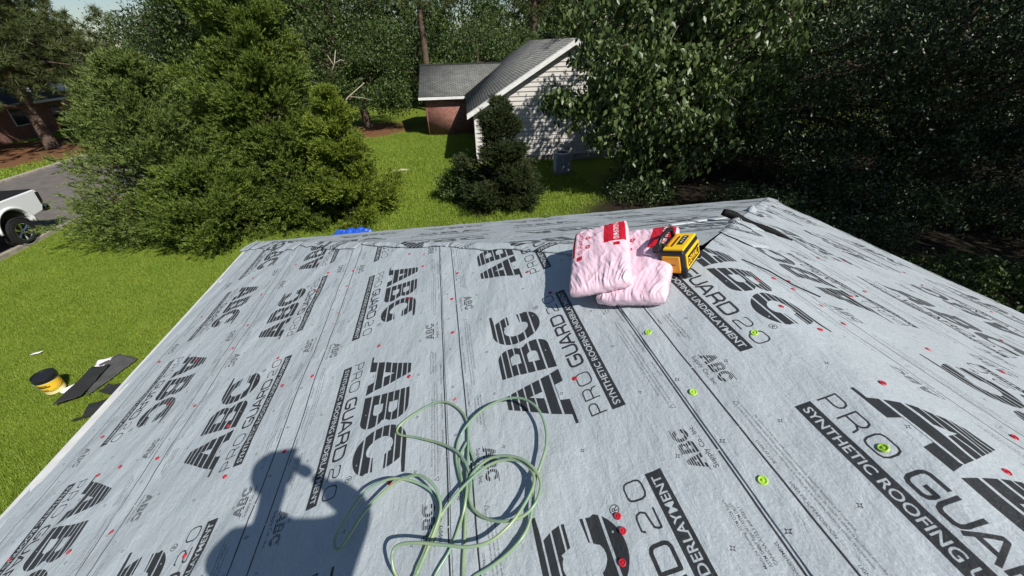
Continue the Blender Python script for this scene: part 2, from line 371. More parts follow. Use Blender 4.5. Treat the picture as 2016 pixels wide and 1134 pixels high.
for i, (ul, fl, ph) in enumerate(zip(rl, [1, 0, 1, 0, 0], [.3, -5.0, 4.3, -5.7, -5.524])):
    if i == 3: fl, ph = 1, 4.648
    if i == 2: fl, ph = 0, -5.3
    if i == 1: fl, ph = 1, 5.2
    sheet('underlayment_sheet', 'R', max(ul-.1, -.012), ul+1.09, ul, bool(fl), ph, off=.002+.0022*i)
fl_ = [-.75, .37, 1.49, 2.61, 3.73]
for i, ul in enumerate(fl_):
    sheet('underlayment_sheet', 'F', max(ul-.1, -.035), ul+1.09 if i < 4 else SLEN-.02, ul, i % 2 == 0, [.2, .7, -.3, .55, .1][i], off=.002+.0022*i)

# the far courses lap round the hips onto the side slopes
def wrap(side, ul, i, wmax):
    sg = -1 if side == 'L' else 1
    e = Vector((-sg*1, -1, SL)); eL = e.length; e.normalize()
    nL = Vector((sg*ST, 0, CT)); nF = Vector((0, ST, CT))
    dL = e.cross(nL); dL = dL if dL.y < 0 else -dL                   # into the side slope, away from the hip
    dF = e.cross(nF); dF = dF if dF.x*sg > 0 else -dF                # unfolded: outward of the far slope
    ua, ub = max(ul-.1, 0.0), min(ul+1.0, SLEN-.1)
    n = 60; m_ = 8; V = []; UV = []
    for a in range(n+1):
        u = ua+(ub-ua)*a/n; x = sg*(Hh-u*CT); H = Vector((x, -u*CT, u*ST))
        wd = wmax*(.55+.8*(vnoise(u*2.9+i*9+sg*5, 3.3)+.5)+.35*vnoise(u*9, i*3.))
        for b in range(m_+1):
            d = (b/m_)*wd-.015; P = H+dL*d
            x_, y_ = P.x, P.y
            D = .024+float(wr(x_, y_))+.004*math.sin(b/m_*3.1)-(.004 if b == m_ else 0)
            P2 = P+nL*D; P2.z -= float(ridge_drop(x_))
            Q = H+dF*d; uf = -Q.y/CT; V.append(P2)
            A = Q.x-[.2, .7, -.3, .55, .1][i]; vv = uf-ul
            if i % 2 == 0: A = -Q.x-[.2, .7, -.3, .55, .1][i]; vv = LV-vv
            UV.append((A/PER, (min(max(vv, -.098), 1.098)+.1)/1.2))
    idx = np.arange((n+1)*(m_+1)).reshape(n+1, m_+1)
    Fq = np.stack([idx[:-1, :-1], idx[:-1, 1:], idx[1:, 1:], idx[1:, :-1]], -1).reshape(-1, 4)
    if side == 'L': Fq = Fq[:, ::-1]
    me = fastmesh('underlayment_lap', [tuple(v) for v in V], Fq, np.array(UV)[Fq.ravel()])
    o = link('underlayment_lap', me, roof, M_UL, smooth=True)
    s = o.modifiers.new('solid', 'SOLIDIFY'); s.thickness = .002; s.offset = -1
for i, ul in enumerate(fl_):
    wrap('L', ul, i, [.36, .26, .13, .09, .12][i]); wrap('R', ul, i, [.3, .25, .2, .22, .3][i])

# deck, fascia, drip edges, walls
mb = MB(); d = .03
mb.add([(-Hh, YB, -d), (-Hh, 0, -d), (0, -Hh, Hh*SL-d-.06), (0, YB, Hh*SL-d-.06)], [(0, 3, 2, 1)])
mb.add([(Hh, YB, -d), (Hh, 0, -d), (0, -Hh, Hh*SL-d-.06), (0, YB, Hh*SL-d-.06)], [(0, 1, 2, 3)])
mb.add([(-Hh, 0, -d), (Hh, 0, -d), (0, -Hh, Hh*SL-d-.06)], [(0, 2, 1)])
mb.add([(-Hh, YB, -d), (Hh, YB, -d), (0, YB, Hh*SL-d-.06)], [(0, 1, 2)])
mb.build('roof_deck', M_WOOD, roof)
def edge(a, b, up):
    mb = MB(); a = Vector(a); b = Vector(b); t = (b-a).normalized(); o = t.cross(Vector((0, 0, 1))) 
    if o.dot(a+b) < 0: o = -o
    if abs(t.x) > .5: o = Vector((0, 1, 0))
    mb2 = mb
    # top flange up the slope + vertical face
    w0 = up; p = [(-.05, SL*.05+.003), (w0, -SL*w0+.003), (w0, -.06), (w0-.008, -.06), (w0-.008, -SL*w0-.006), (-.05, SL*.05-.002)]
    n = len(p); vs = [a+o*x+Vector((0, 0, z)) for x, z in p]+[b+o*x+Vector((0, 0, z)) for x, z in p]
    mb.add(vs, [(i, (i+1) % n, n+(i+1) % n, n+i) for i in range(n)]+[tuple(range(n-1, -1, -1)), tuple(range(n, 2*n))])
    return mb.build('drip_edge', M_WHITE, roof)
edge((-Hh, YB, 0), (-Hh, .03, 0), .08); edge((-Hh, 0, .0), (Hh, 0, .0), .005); edge((Hh, YB, 0), (Hh, .03, 0), .022)
mb = MB(); mb.bbox((-Hh+.005, YB, -.2), (-Hh+.03, -.01, -.03)).bbox((Hh-.03, YB, -.2), (Hh-.005, -.01, -.03)).bbox((-Hh, -.03, -.2), (Hh, -.005, -.03)).bbox((-Hh+.03, YB, -.2), (Hh-.03, -.03, -.18)); mb.build('fascia', M_WHITE, roof)
M_BRICKH = mat('house_brick_wall', (.24, .09, .06), .85, var=(.30, .14, .1), scale=30)
mb = MB(); mb.bbox((-Hh+.45, YB+.3, GZ), (Hh-.45, -.45, -.2)); mb.build('wall', M_BRICKH, roof)

# plastic cap nails
def on_roof(u, y, off=0.):
    if u <= SLEN: x = -Hh+u*CT; z = u*ST; n = Vector((-ST, 0, CT))
    else: x = (u-SLEN)*CT; z = (2*SLEN-u)*ST; n = Vector((ST, 0, CT))
    z -= float(ridge_drop(x)); p = Vector((x, y, z)); return p+n*(.012+float(wr(x, y))+off), n
capm = MB(); capm.lathe([(.0, .0035), (.005, .0035), (.0055, .0022), (.009, .0018), (.0095, .004), (.0125, .0045), (.0145, .0025), (.015, 0.)], n=18).lathe([(0, .0055), (.003, .0052), (.0034, .003)], n=8)
cap_me = capm.mesh('cap_nail'); cap_me.materials.append(M_RED); cap_me2 = capm.mesh('cap_nail_lime'); cap_me2.materials.append(M_LIME)
def cap(u, y, me=cap_me, off=.005, s=.88):
    p, n = on_roof(u, y, off); o = bpy.data.objects.new('cap_nail', me); COL.objects.link(o); o.parent = roof; o.location = p
    o.rotation_euler = (n+Vector((random.uniform(-.2, .2), random.uniform(-.2, .2), 0))).to_track_quat('Z', 'Y').to_euler(); o.scale = (s, s, s)
red = [(4.159, -6.287), (4.157, -6.339), (4.116, -6.429), (4.211, -5.592), (4.287, -4.806), (3.191, -5.78), (3.548, -5.407), (3.255, -5.078), (2.985, -4.611), (2.464, -4.666), (2.442, -5.284), (2.052, -5.301), (.961, -4.798), (1.326, -5.374), (1.053, -5.395), (3.567, -4.81), (3.579, -4.39), (2.025, -5.729), (3.155, -3.22), (3.317, -3.361), (3.315, -3.623), (3.646, -4.023), (2.482, -3.045), (2.468, -3.355), (2.475, -3.836), (2.133, -2.818), (2.012, -4.203), (1.347, -3.688), (2.077, -3.165), (.746, -4.77), (1.316, -4.874), (2.194, -4.612), (1.841, -4.823), (.964, -4.186), (1.329, -3.3), (.509, -5.261), (1.34, -4.4), (.3, -3.3), (.42, -4.3), (1.2, -2.6), (.9, -3.6), (.35, -2.5), (.8, -1.9), (1.5, -2.1), (1.9, -2.4), (3.2, -4.11), (4.2, -4.45), (2.46, -4.0), (.2, -5.7)]
redR = [(5.127, -5.324), (4.939, -5.254), (4.82, -5.25), (4.896, -5.366), (4.263, -5.245), (3.873, -5.053), (1.57, -3.847), (2.545, -4.873), (4.367, -5.791), (4.827, -5.505), (4.875, -5.688), (5.2, -5.593), (5.15, -5.787), (3.89, -5.887), (4.869, -6.392), (4.866, -6.44), (5.18, -6.53), (5.22, -6.146), (3.0, -4.2), (3.6, -4.4), (2.4, -3.7), (1.4, -4.6), (2.9, -5.4), (2.0, -4.3)]
for u, y in red: cap(u, y)
for u, y in redR: cap(2*SLEN-u, y)
for u, y in [(4.664, -5.495), (5.084, -5.733), (4.665, -5.922), (5.08, -6.379), (4.675, -6.345)]: cap(u, y, cap_me2, .008, 1.15)

# curled-back flap near the far end of the ridge
def PR(u, y, off): x = Hh-u*CT; return Vector((x, y, u*ST-float(ridge_drop(x))))+Vector((ST, 0, CT))*off
def PF(x, u, off): return Vector((x, -u*CT, u*ST))+Vector((0, ST, CT))*off
def strip(name, rows, m_, uvf, thick=.002):
    V = [p for r in rows for p in r]; n1, n2 = len(rows), len(rows[0]); idx = np.arange(n1*n2).reshape(n1, n2)
    Fq = np.stack([idx[:-1, :-1], idx[:-1, 1:], idx[1:, 1:], idx[1:, :-1]], -1).reshape(-1, 4)
    UV = np.array([uvf(i, j) for i in range(n1) for j in range(n2)]); me = fastmesh(name, [tuple(v) for v in V], Fq, UV[Fq.ravel()])
    o = link(name, me, roof, m_, smooth=True); s = o.modifiers.new('solid', 'SOLIDIFY'); s.thickness = thick; return o
rows = []
for i in range(26):
    t = i/25; c = PR(4.10-.62*t, -3.66-.34*t+.035*math.sin(t*7), .050-.016*t+.008*math.sin(t*11)); ax = (PR(3.45, -4.0, .04)-PR(4.05, -3.72, .05)).normalized(); n = Vector((ST, 0, CT)); sdv = ax.cross(n).normalized()
    rad = .052*(.35+.65*math.sin(PI*min(1, .12+t*.95))**.6)*(1-.35*t)+.005*math.sin(t*14)
    rows.append([c+(n*math.sin(a)+sdv*math.cos(a))*(rad*(1-.45*k/17)) for k, a in enumerate(np.linspace(-2.6, 4.4, 18))])
M_UNDER = mat('underlayment_black_underside', (.006, .006, .007), .7, .15, bump=.5, bscale=30, bdist=.01)
strip('curled_flap', rows, M_UNDER, lambda i, j: (i/25, j/17))
rows = []
for i in range(30):      # raised hump of cloth where the courses meet on the hip
    t = i/29; row = []
    for j in range(17):
        s = j/16; u = 4.75-2.45*t; y0_ = -u*CT; y = y0_+(s-.5)*.7*(1-.3*t); x = Hh-u*CT+(0 if s < .5 else 0)
        hgt = (.085*math.exp(-((t-.34)/.2)**2)+.11*math.exp(-((t-.80)/.08)**2))*math.exp(-((s-.5)/.19)**2)*(.8+.4*math.sin(t*31+s*5)*.3)
        zz = min(u*ST, 99)
        if y > y0_: zz = -y/CT*ST if False else (-y)*SL
        zz = min(u*ST, -y*SL) if y > y0_ else u*ST
        row.append(Vector((x-float(0), y, zz-float(ridge_drop(x))*.6-.012+hgt)))
    rows.append(row)
strip('underlayment_lap', rows, M_UL, lambda i, j: (.9+j*.03, .1+.85*i/29))
rows = []
for i in range(40):      # lifted edge of the top far course, backlight put into its paler colour
    t = i/39; x = .55+1.0*t; u = 3.89-.33*t+.015*math.sin(t*11)
    rows.append([PF(x, u+.07*(1-s), .026+.012*math.sin(s*PI)+.006*math.sin(t*17)*s) for s in np.linspace(0, 1, 6)])
strip('lifted_selvedge', rows, mat('backlit_selvedge', (.46, .50, .52), .5), lambda i, j: (i/39, j/5))
# a thin black cord lying across the underlayment
mb = MB(); mb.tube([PF(-.25, 3.85, .06), PF(.2, 3.9, .045), PF(.62, 3.86, .05), PF(.75, 3.9, .06), PF(.82, 4.2, .03)], .004, 6)
tag(mb.build('cord', M_BLACK), 'thin black cord on the far slope running behind the yellow radio', 'cord')
mb = MB(); mb.tube([PR(5.02, -5.05, .03), PR(4.9, -5.16, .03), PR(4.86, -5.32, .03), PR(4.75, -5.42, .03)], .004, 6)
tag(mb.build('cord', M_BLACK), 'short black cord on the ridge right of the yellow radio', 'cord')
# ------------------------------------------------------------------ ground
def ground_mat():
    M = bpy.data.materials.new('ground'); M.use_nodes = True; t = M.node_tree; N = t.nodes; L = t.links; b = N['Principled BSDF']
    tc = N.new('ShaderNodeTexCoord'); at_ = N.new('ShaderNodeAttribute'); at_.attribute_name = 'cover'
    def nz(s, d=6):
        n = N.new('ShaderNodeTexNoise'); n.inputs['Scale'].default_value = s; n.inputs['Detail'].default_value = d; L.new(tc.outputs['Object'], n.inputs[0]); return n.outputs[0]
    def mixc(f, a, c):
        m_ = N.new('ShaderNodeMix'); m_.data_type = 'RGBA'; L.new(f, m_.inputs[0])
        for i, q in ((6, a), (7, c)):
            if isinstance(q, tuple): m_.inputs[i].default_value = (*q, 1)
            else: L.new(q, m_.inputs[i])
        return m_.outputs[2]
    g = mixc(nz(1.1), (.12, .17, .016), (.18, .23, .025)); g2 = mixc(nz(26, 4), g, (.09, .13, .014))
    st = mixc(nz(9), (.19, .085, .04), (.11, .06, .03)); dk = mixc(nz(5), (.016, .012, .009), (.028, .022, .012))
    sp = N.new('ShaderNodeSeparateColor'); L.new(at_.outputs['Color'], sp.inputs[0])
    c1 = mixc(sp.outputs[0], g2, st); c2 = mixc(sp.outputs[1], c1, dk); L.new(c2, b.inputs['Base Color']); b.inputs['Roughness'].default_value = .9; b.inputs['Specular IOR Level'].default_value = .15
    bp = N.new('ShaderNodeBump'); bp.inputs['Strength'].default_value = .9; bp.inputs['Distance'].default_value = .04; L.new(nz(30, 8), bp.inputs['Height']); L.new(bp.outputs[0], b.inputs['Normal'])
    return M
def smooth(a, b, x): t = np.clip((x-a)/(b-a), 0, 1); return t*t*(3-2*t)
def cover(x, y):
    """0..1 pine straw, 0..1 bare dark soil"""
    n = vnoise(x*.45+9, y*.45)*1.6+vnoise(x*1.7, y*1.7)*.7
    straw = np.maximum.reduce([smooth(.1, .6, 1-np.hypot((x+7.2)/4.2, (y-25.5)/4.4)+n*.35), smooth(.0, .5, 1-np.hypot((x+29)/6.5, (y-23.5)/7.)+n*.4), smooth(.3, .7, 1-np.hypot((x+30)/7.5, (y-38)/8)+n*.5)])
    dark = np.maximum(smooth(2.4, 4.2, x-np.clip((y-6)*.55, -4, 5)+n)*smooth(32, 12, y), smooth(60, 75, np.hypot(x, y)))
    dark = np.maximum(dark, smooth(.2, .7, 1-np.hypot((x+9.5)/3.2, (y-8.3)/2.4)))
    return straw, dark
def gz(x, y): return GZ+.10*vnoise(x*.18, y*.18)+.05*vnoise(x*.7+4, y*.7)*(1-smooth(0, 1, 1-np.abs(x+19)/5.))
gx = np.concatenate([[-500, -250, -150, -100, -70, -55], np.arange(-45, 26, .5), [30, 40, 60, 100, 180, 500]]); gy = np.concatenate([[-500, -200, -80, -40], np.arange(-22, 45, .5), [50, 60, 75, 100, 150, 250, 500]])
X, Y = np.meshgrid(gx, gy, indexing='ij'); Z = gz(X, Y); Z = np.where((X < -14.9) & (X > -23.4), GZ-.06, Z)
idx = np.arange(X.size).reshape(X.shape); Fq = np.stack([idx[:-1, :-1], idx[1:, :-1], idx[1:, 1:], idx[:-1, 1:]], -1).reshape(-1, 4)
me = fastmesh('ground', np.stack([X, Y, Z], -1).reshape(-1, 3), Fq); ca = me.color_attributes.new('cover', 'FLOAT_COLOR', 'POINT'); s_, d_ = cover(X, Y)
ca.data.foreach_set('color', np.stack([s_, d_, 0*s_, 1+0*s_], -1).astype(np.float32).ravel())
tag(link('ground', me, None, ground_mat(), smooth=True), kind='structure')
M_ASPH = mat('asphalt', (.15, .135, .125), .9, .2, var=(.11, .10, .094), scale=3, bump=.5, bscale=260, bdist=.004)
mb = MB(); mb.add([(-23, -60, GZ+.0), (-15.35, -60, GZ), (-15.35, 90, GZ), (-23, 90, GZ)], [(0, 1, 2, 3)]); tag(mb.build('road', M_ASPH), kind='structure')
M_CONC = mat('concrete', (.36, .33, .28), .85, .3, var=(.24, .21, .17), scale=4, bump=.5, bscale=120, bdist=.004)
def kerb(x, w, yb):
    mb = MB(); y = yb
    while y < 60:
        mb.bbox((x-w/2, y, GZ-.1), (x+w/2, y+2.99, GZ+.10)); y += 3
    return tag(mb.build('kerb', M_CONC, bevel=.02), kind='structure')
kerb(-23.1, .22, -12); kerb(-15.28, .13, -12)

# grass blades, tufts of three bent blades each
def grass(name, n, xr, yr, hmin, hmax, wd, keep, M):
    x = RNG.uniform(*xr, n); y = RNG.uniform(*yr, n); k = keep(x, y); x, y = x[k], y[k]; n = len(x); z = gz(x, y)
    V = np.zeros((n, 3, 3, 3), np.float32); a0 = RNG.uniform(0, 6.28, (n, 3)); hh = RNG.uniform(hmin, hmax, (n, 3))*(1+.5*vnoise(x*.8, y*.8))[:, None]; ln = RNG.uniform(.3, 1.1, (n, 3))
    for j in range(3):
        c, s = np.cos(a0[:, j]), np.sin(a0[:, j]); ox = RNG.normal(0, .02, n); oy = RNG.normal(0, .02, n)
        V[:, j, 0] = np.stack([x+ox-s*wd, y+oy+c*wd, z-.01], -1); V[:, j, 1] = np.stack([x+ox+s*wd, y+oy-c*wd, z-.01], -1)
        V[:, j, 2] = np.stack([x+ox+c*hh[:, j]*ln[:, j], y+oy+s*hh[:, j]*ln[:, j], z+hh[:, j]], -1)
    me = fastmesh(name, V.reshape(-1, 3), np.arange(n*9).reshape(-1, 3)); return tag(link(name, me, None, M), kind='stuff')
M_GRASS = mat('grass', (.16, .265, .022), .55, .3, var=(.26, .34, .035), scale=1.2, island=[(.15, .25, .02), (.23, .33, .025), (.36, .41, .08), (.12, .20, .02)], translucent=.35)
def kl(x, y): s, d = cover(x, y); r = RNG.random(len(x)); return (r > s*1.3) & (r > d*1.2) & ~((x < -15.1) & (x > -23.3)) & ~((x > -5.0) & (x < 5.0) & (y < 0))
grass('lawn_grass', 300000, (-15.1, -4.9), (-6, 9), .025, .055, .005, kl, M_GRASS)
grass('lawn_grass', 90000, (-8.5, 4.5), (5.5, 24), .06, .14, .010, kl, M_GRASS)
grass('lawn_grass', 25000, (-34, -23.2), (5, 45), .05, .12, .02, kl, M_GRASS)

# ------------------------------------------------------------------ foliage
def unit(v): return v/np.maximum(np.linalg.norm(v, axis=-1, keepdims=True), 1e-6)
def leaves(P, size, droop=.0, aspect=.5, fold=.35, outw=None):
    """folded rhombic leaves at points P"""
    n = len(P); d = RNG.normal(0, 1, (n, 3)); d[:, 2] -= droop
    if outw is not None: d += outw
    d = unit(d); s = unit(np.cross(d, RNG.normal(0, 1, (n, 3)))); nn = np.cross(d, s); L = size*RNG.uniform(.65, 1.35, n)[:, None]
    b = P; t = P+d*L; l = P+d*L*.45+s*L*aspect*.5+nn*L*fold*.25; r = P+d*L*.45-s*L*aspect*.5+nn*L*fold*.25
    V = np.stack([b, l, t, r], 1).reshape(-1, 3); k = np.arange(n)[:, None]*4
    return V, np.concatenate([np.concatenate([k, k+1, k+2], 1), np.concatenate([k, k+2, k+3], 1)])
def slivers(P, A, n, L, sl, sw, up=.15):
    """feathery sprays: along axis A from P, n slivers each"""
    m_ = len(P); s = np.linspace(.02, 1, n)[None, :, None]+RNG.uniform(-.03, .03, (m_, n, 1)); Ls = (L*RNG.uniform(.6, 1.3, m_))[:, None, None]
    B = P[:, None, :]+A[:, None, :]*s*Ls; B[:, :, 2] -= (s[..., 0]**2)*.10*Ls[..., 0]
    side = unit(np.cross(A[:, None, :], RNG.normal(0, 1, (m_, n, 3)))); d = unit(A[:, None, :]*.75+side*.7+np.array([0, 0, up])); ll = sl*RNG.uniform(.5, 1.3, (m_, n, 1))*(1.15-.6*s)
    w_ = unit(np.cross(d, RNG.normal(0, 1, (m_, n, 3))))*sw
    V = np.stack([B-w_, B+w_, B+d*ll], 2).reshape(-1, 3); return V, np.arange(len(V)).reshape(-1, 3)
def blob_points(lobes, n, inner=.45, flat=0.):
    """points in the outer part of a set of ellipsoids, none deep inside another"""
    out = []; Ls = np.array(lobes, float); vol = (Ls[:, 3]*Ls[:, 4]*Ls[:, 5])**.667; cnt = (vol/vol.sum()*n*1.5).astype(int)+1; Nn = []
    for l, c in zip(Ls, cnt):
        d = unit(RNG.normal(0, 1, (c, 3))); r = RNG.uniform(inner, 1, c)[:, None]**.6; q = l[:3]+d*r*l[3:]; out.append(q); Nn.append(d)
    P = np.concatenate(out); D = np.concatenate(Nn); k = np.ones(len(P), bool)
    for l in Ls: k &= np.linalg.norm((P-l[:3])/l[3:], axis=1) > inner*.8
    P, D = P[k], D[k]; s = RNG.permutation(len(P))[:n]; return P[s], D[s]
M_BARK = mat('bark', (.10, .075, .055), .9, .2, var=(.05, .036, .026), scale=12, bump=.8, bscale=22, bdist=.03)
M_PINEBARK = mat('pine_bark', (.15, .11, .085), .9, .2, var=(.08, .05, .036), scale=7, bump=1., bscale=12, bdist=.06)
M_TWIG = mat('dead_twig', (.42, .36, .28), .8)
def limbs(base, top, r, ends, n=7, bend=.25, rise=.25, name_t='trunk', M=None, parent=None, nlimb=None, lean=None, twig_r=.012):
    base = Vector(base); top = Vector(top); mb = MB(); pts = []
    for i in range(n+1):
        t = i/n; p = base.lerp(top, t); p += Vector((math.sin(t*5+base.x), math.cos(t*4+base.y), 0))*.05*bend*(top-base).length*t*(1-t); pts.append(p)
    mb.tube([pts[0]-Vector((0, 0, .15))]+pts, [r*1.35]+[r*(1.12-.85*(i/n)) for i in range(n+1)], 10); mb.build(name_t, M or M_BARK, parent, smooth=True)
    if len(ends):
        mb = MB()
        for e in ends:
            e = Vector(e); t = min(max((e.z-base.z)/max(top.z-base.z, .1)-rise, .15), .97); k = t*n; i = int(k); s = pts[i].lerp(pts[min(i+1, n)], k-i); mid = s.lerp(e, .5)+Vector((0, 0, .08*(e-s).length)); r0 = r*(1.05-.85*t)*.5
            mb.tube([s, s.lerp(mid, .6), mid, mid.lerp(e, .6), e], [r0, r0*.75, r0*.5, r0*.3, max(twig_r*.6, .004)], 5, cap=False)
        tag(mb.build('branches', M or M_BARK, parent, smooth=True), kind='stuff')
def crown(parent, VF, M, name='crown'):
    V = np.concatenate([v for v, f in VF]); off = 0; Fs = []
    for v, f in VF: Fs.append(f+off); off += len(v)
    me = fastmesh(name, V, np.concatenate(Fs)); o = link(name, me, parent, M); return o

def cedar(label, x, y, rad, h, n, dark=1., lean=(0, 0), seed=0, M=None, group=None, skirt=.12, cat='tree', name='cedar_tree', width_pow=.62, sl=.14, sw=.017, ax_up=.6):
    z0 = float(gz(np.array(x), np.array(y))); T = thing(name, label, cat, (x, y, z0), group=group)
    # branch boughs: bump the cone so that it has shelves and gaps
    nb = int(70*rad*h/10)+40; bt = RNG.uniform(.02, .98, nb)**1.15; ba = RNG.uniform(0, 2*PI, nb)
    rr_ = rad*np.clip((1-bt)**width_pow*(.35+.65*np.clip(bt/skirt+.45, 0, 1)), .05, 1)
    ln = rr_*RNG.uniform(.72, 1.22, nb)*np.where(RNG.random(nb) < .16, 1.28, 1.)
    P = []; A = []
    per = n//nb
    for t, a, l in zip(bt, ba, ln):
        zt = t*h; out = np.array([math.cos(a), math.sin(a), 0.]); el = -.12+(ax_up+.2)*t; tip = np.array([0, 0, zt])+out*l+np.array([0, 0, l*el*.6]); s = RNG.beta(2.6, 1.15, per)
        base = np.array([0, 0, zt-.05]); c = base+(tip-base)*s[:, None]; c[:, 2] -= .10*l*np.sin(s*PI); wdt = .06+.24*l*np.sin(np.clip(s, .1, .97)*PI)**.7
        off = RNG.normal(0, 1, (per, 3))*wdt[:, None]*np.array([.8, .8, .5]); c = c+off*.8
        P.append(c); A.append(unit(out*.9+np.array([0, 0, .35+.75*t])+off*1.2/np.maximum(wdt[:, None], .05)*.35+RNG.normal(0, .28, (per, 3))))
    P = np.concatenate(P); A = np.concatenate(A); P[:, :2] += np.outer(P[:, 2]/h, lean); P[:, 2] = np.maximum(P[:, 2], .05)
    V, Fc = slivers(P, A, 10, .24, sl, sw, .2)
    crown(T, [(V, Fc)], M)
    ends = [(math.cos(a)*l*.8+lean[0]*t, math.sin(a)*l*.8+lean[1]*t, t*h+l*.15) for t, a, l in list(zip(bt, ba, ln))[:60]]
    limbs((0, 0, 0), (lean[0], lean[1], h*.96), .055*rad+.05, ends, parent=T, M=M_BARK)
    return T
M_CEDAR = mat('cedar_foliage', (.06, .10, .018), .6, .25, var=(.12, .165, .028), scale=1.6, island=[(.018, .034, .010), (.075, .12, .016), (.21, .26, .03), (.035, .06, .012)], translucent=.10)
M_CEDAR2 = mat('cedar_foliage_bright', (.14, .19, .018), .6, .25, var=(.12, .165, .02), scale=2.2, island=[(.03, .052, .012), (.11, .165, .018), (.24, .28, .03), (.06, .09, .015)], translucent=.12)
M_CEDAR3 = mat('cedar_foliage_pale', (.10, .145, .03), .6, .25, var=(.11, .155, .045), scale=2.0, island=[(.028, .045, .014), (.09, .13, .025), (.21, .25, .05), (.05, .075, .02)], translucent=.10)
cedar('wide loose cedar with drooping pale green boughs beside the road, left of the tallest cedar', -10.6, 8.3, 3.2, 5.2, 14500, M=M_CEDAR3, ax_up=.8, skirt=.3, width_pow=.75)
cedar('tallest dense green cedar, reaching out of the top of the photo behind the lawn', -7.2, 8.5, 2.6, 8.1, 28000, M=M_CEDAR, lean=(.1, 0), width_pow=.95, ax_up=1.0)
cedar('small rounded yellow green cedar right of the tallest cedar, beside the blue tarp', -4.95, 7.35, 1.5, 4.15, 13000, M=M_CEDAR2, width_pow=.8, skirt=.25)
# low boughs of the wide cedar hanging over the lawn
cedar('low spreading green cedar bush on the lawn edge in front of the tallest cedar', -8.9, 6.9, 2.3, 2.3, 9500, M=M_CEDAR, width_pow=.45, skirt=.3, cat='bush', name='cedar_bush')

M_LEAF_PEAR = mat('glossy_pear_leaf', (.045, .075, .02), .42, .45, var=(.08, .12, .03), scale=1.1, island=[(.018, .034, .010), (.05, .085, .022), (.11, .16, .05), (.19, .25, .08)], translucent=.16)
M_LEAF_DARK = mat('dark_leaf', (.034, .058, .015), .42, .45, var=(.055, .09, .024), scale=.9, island=[(.010, .02, .007), (.02, .038, .011), (.035, .058, .015), (.05, .055, .02)], translucent=.08)
M_LEAF_MID = mat('mid_green_leaf', (.034, .062, .015), .5, .35, var=(.065, .10, .022), scale=.5, island=[(.02, .04, .012), (.05, .09, .02), (.10, .15, .03), (.05, .075, .022)], translucent=.18)
M_LEAF_YEL = mat('yellow_green_leaf', (.09, .13, .02), .5, .4, var=(.13, .17, .03), scale=.8, island=[(.05, .09, .018), (.10, .15, .025), (.17, .20, .04)], translucent=.3)
M_PINE = mat('pine_needles', (.05, .08, .02), .55, .3, var=(.075, .095, .025), scale=.6, island=[(.025, .04, .014), (.05, .07, .02), (.09, .11, .03), (.10, .08, .03)], translucent=.12)
def broad(label, base, lobes, nclus, per, rc, size, M, trunk_r=.2, top=None, droop=.6, cat='tree', name='broadleaf_tree', group=None, nlimb=40, aspect=.5, inner=.5, bark=None, twigs=0, fold=.35):
    x, y = base; z0 = float(gz(np.array(x), np.array(y))); T = thing(name, label, cat, (x, y, z0), group=group)
    Lb = [(l[0]-x, l[1]-y, l[2]-z0, l[3], l[4], l[5]) for l in lobes]
    C, D = blob_points(Lb, nclus, inner); C = C[C[:, 2] > .15]; m_ = len(C)
    q = RNG.normal(0, 1, (m_, per, 3))*rc*RNG.uniform(.5, 1.3, (m_, 1, 1)); q[..., 2] *= .75; P = (C[:, None, :]+q).reshape(-1, 3); P = P[P[:, 2] > .05]
    VF = [leaves(P, size, droop, aspect, fold)]; crown(T, VF, M)
    tp = top or (sum(l[0] for l in Lb)/len(Lb), sum(l[1] for l in Lb)/len(Lb), max(l[2]+l[5]*.6 for l in Lb))
    limbs((0, 0, 0), tp, trunk_r, C[:nlimb], parent=T, M=bark or M_BARK)
    if twigs:
        mb = MB()
        for k in range(twigs):
            c = Vector(C[(k*7) % m_]); e = c+Vector(RNG.normal(0, 1, 3)).normalized()*rc*2.6; mb.tube([c, c.lerp(e, .5)+Vector((0, 0, .03)), e], [.010, .007, .003], 4, cap=False)
        tag(mb.build('twigs', M_TWIG, T), kind='stuff')
    return T
# the glossy tree right of the grey gable
broad('large glossy leaved pear tree beyond the roof corner, in front of the grey siding gable', (7.6, 8.6),
      [(4.5, 7.6, 2.9, 1.6, 1.4, 1.6), (6.6, 7.4, 1.0, 2.2, 2.0, 2.0), (8.8, 7.8, 2.6, 2.5, 2.0, 2.4), (7.0, 8.4, 4.6, 2.4, 2.0, 2.2), (9.8, 8.8, .4, 2.4, 2.2, 2.0), (3.4, 7.8, .9, 1.0, .8, .55), (2.6, 7.8, 1.15, .6, .5, .4), (6.4, 7.4, -1.1, 1.6, 1.4, 1.0), (4.7, 7.3, .3, 1.3, 1.0, 1.1), (4.6, 7.6, 1.4, 1.2, 1.0, .8)],
      950, 36, .22, .21, M_LEAF_PEAR, .2, droop=1.8, nlimb=70, aspect=.58, inner=.35, twigs=120)
broad('dense dark tree at the right edge of the photo with small glinting leaves', (15.5, 6.0),
      [(12.8, 5.6, 2.2, 2.2, 2, 2.2), (15.5, 6.2, 3.4, 2.6, 2.4, 2.6), (12.0, 7.0, -.1, 2.2, 2, 1.7), (17.0, 4.2, 1.2, 2.5, 2.4, 2.2), (14.0, 4.2, .2, 1.6, 1.5, 1.3), (12.5, 5.0, -1.2, 2.2, 1.8, 1.0), (16.5, 5, -1, 2.5, 2, 1.1), (19.5, 5, 0, 2.5, 2, 2)],
      1150, 44, .28, .125, M_LEAF_DARK, .3, droop=.7, nlimb=60, inner=.35)
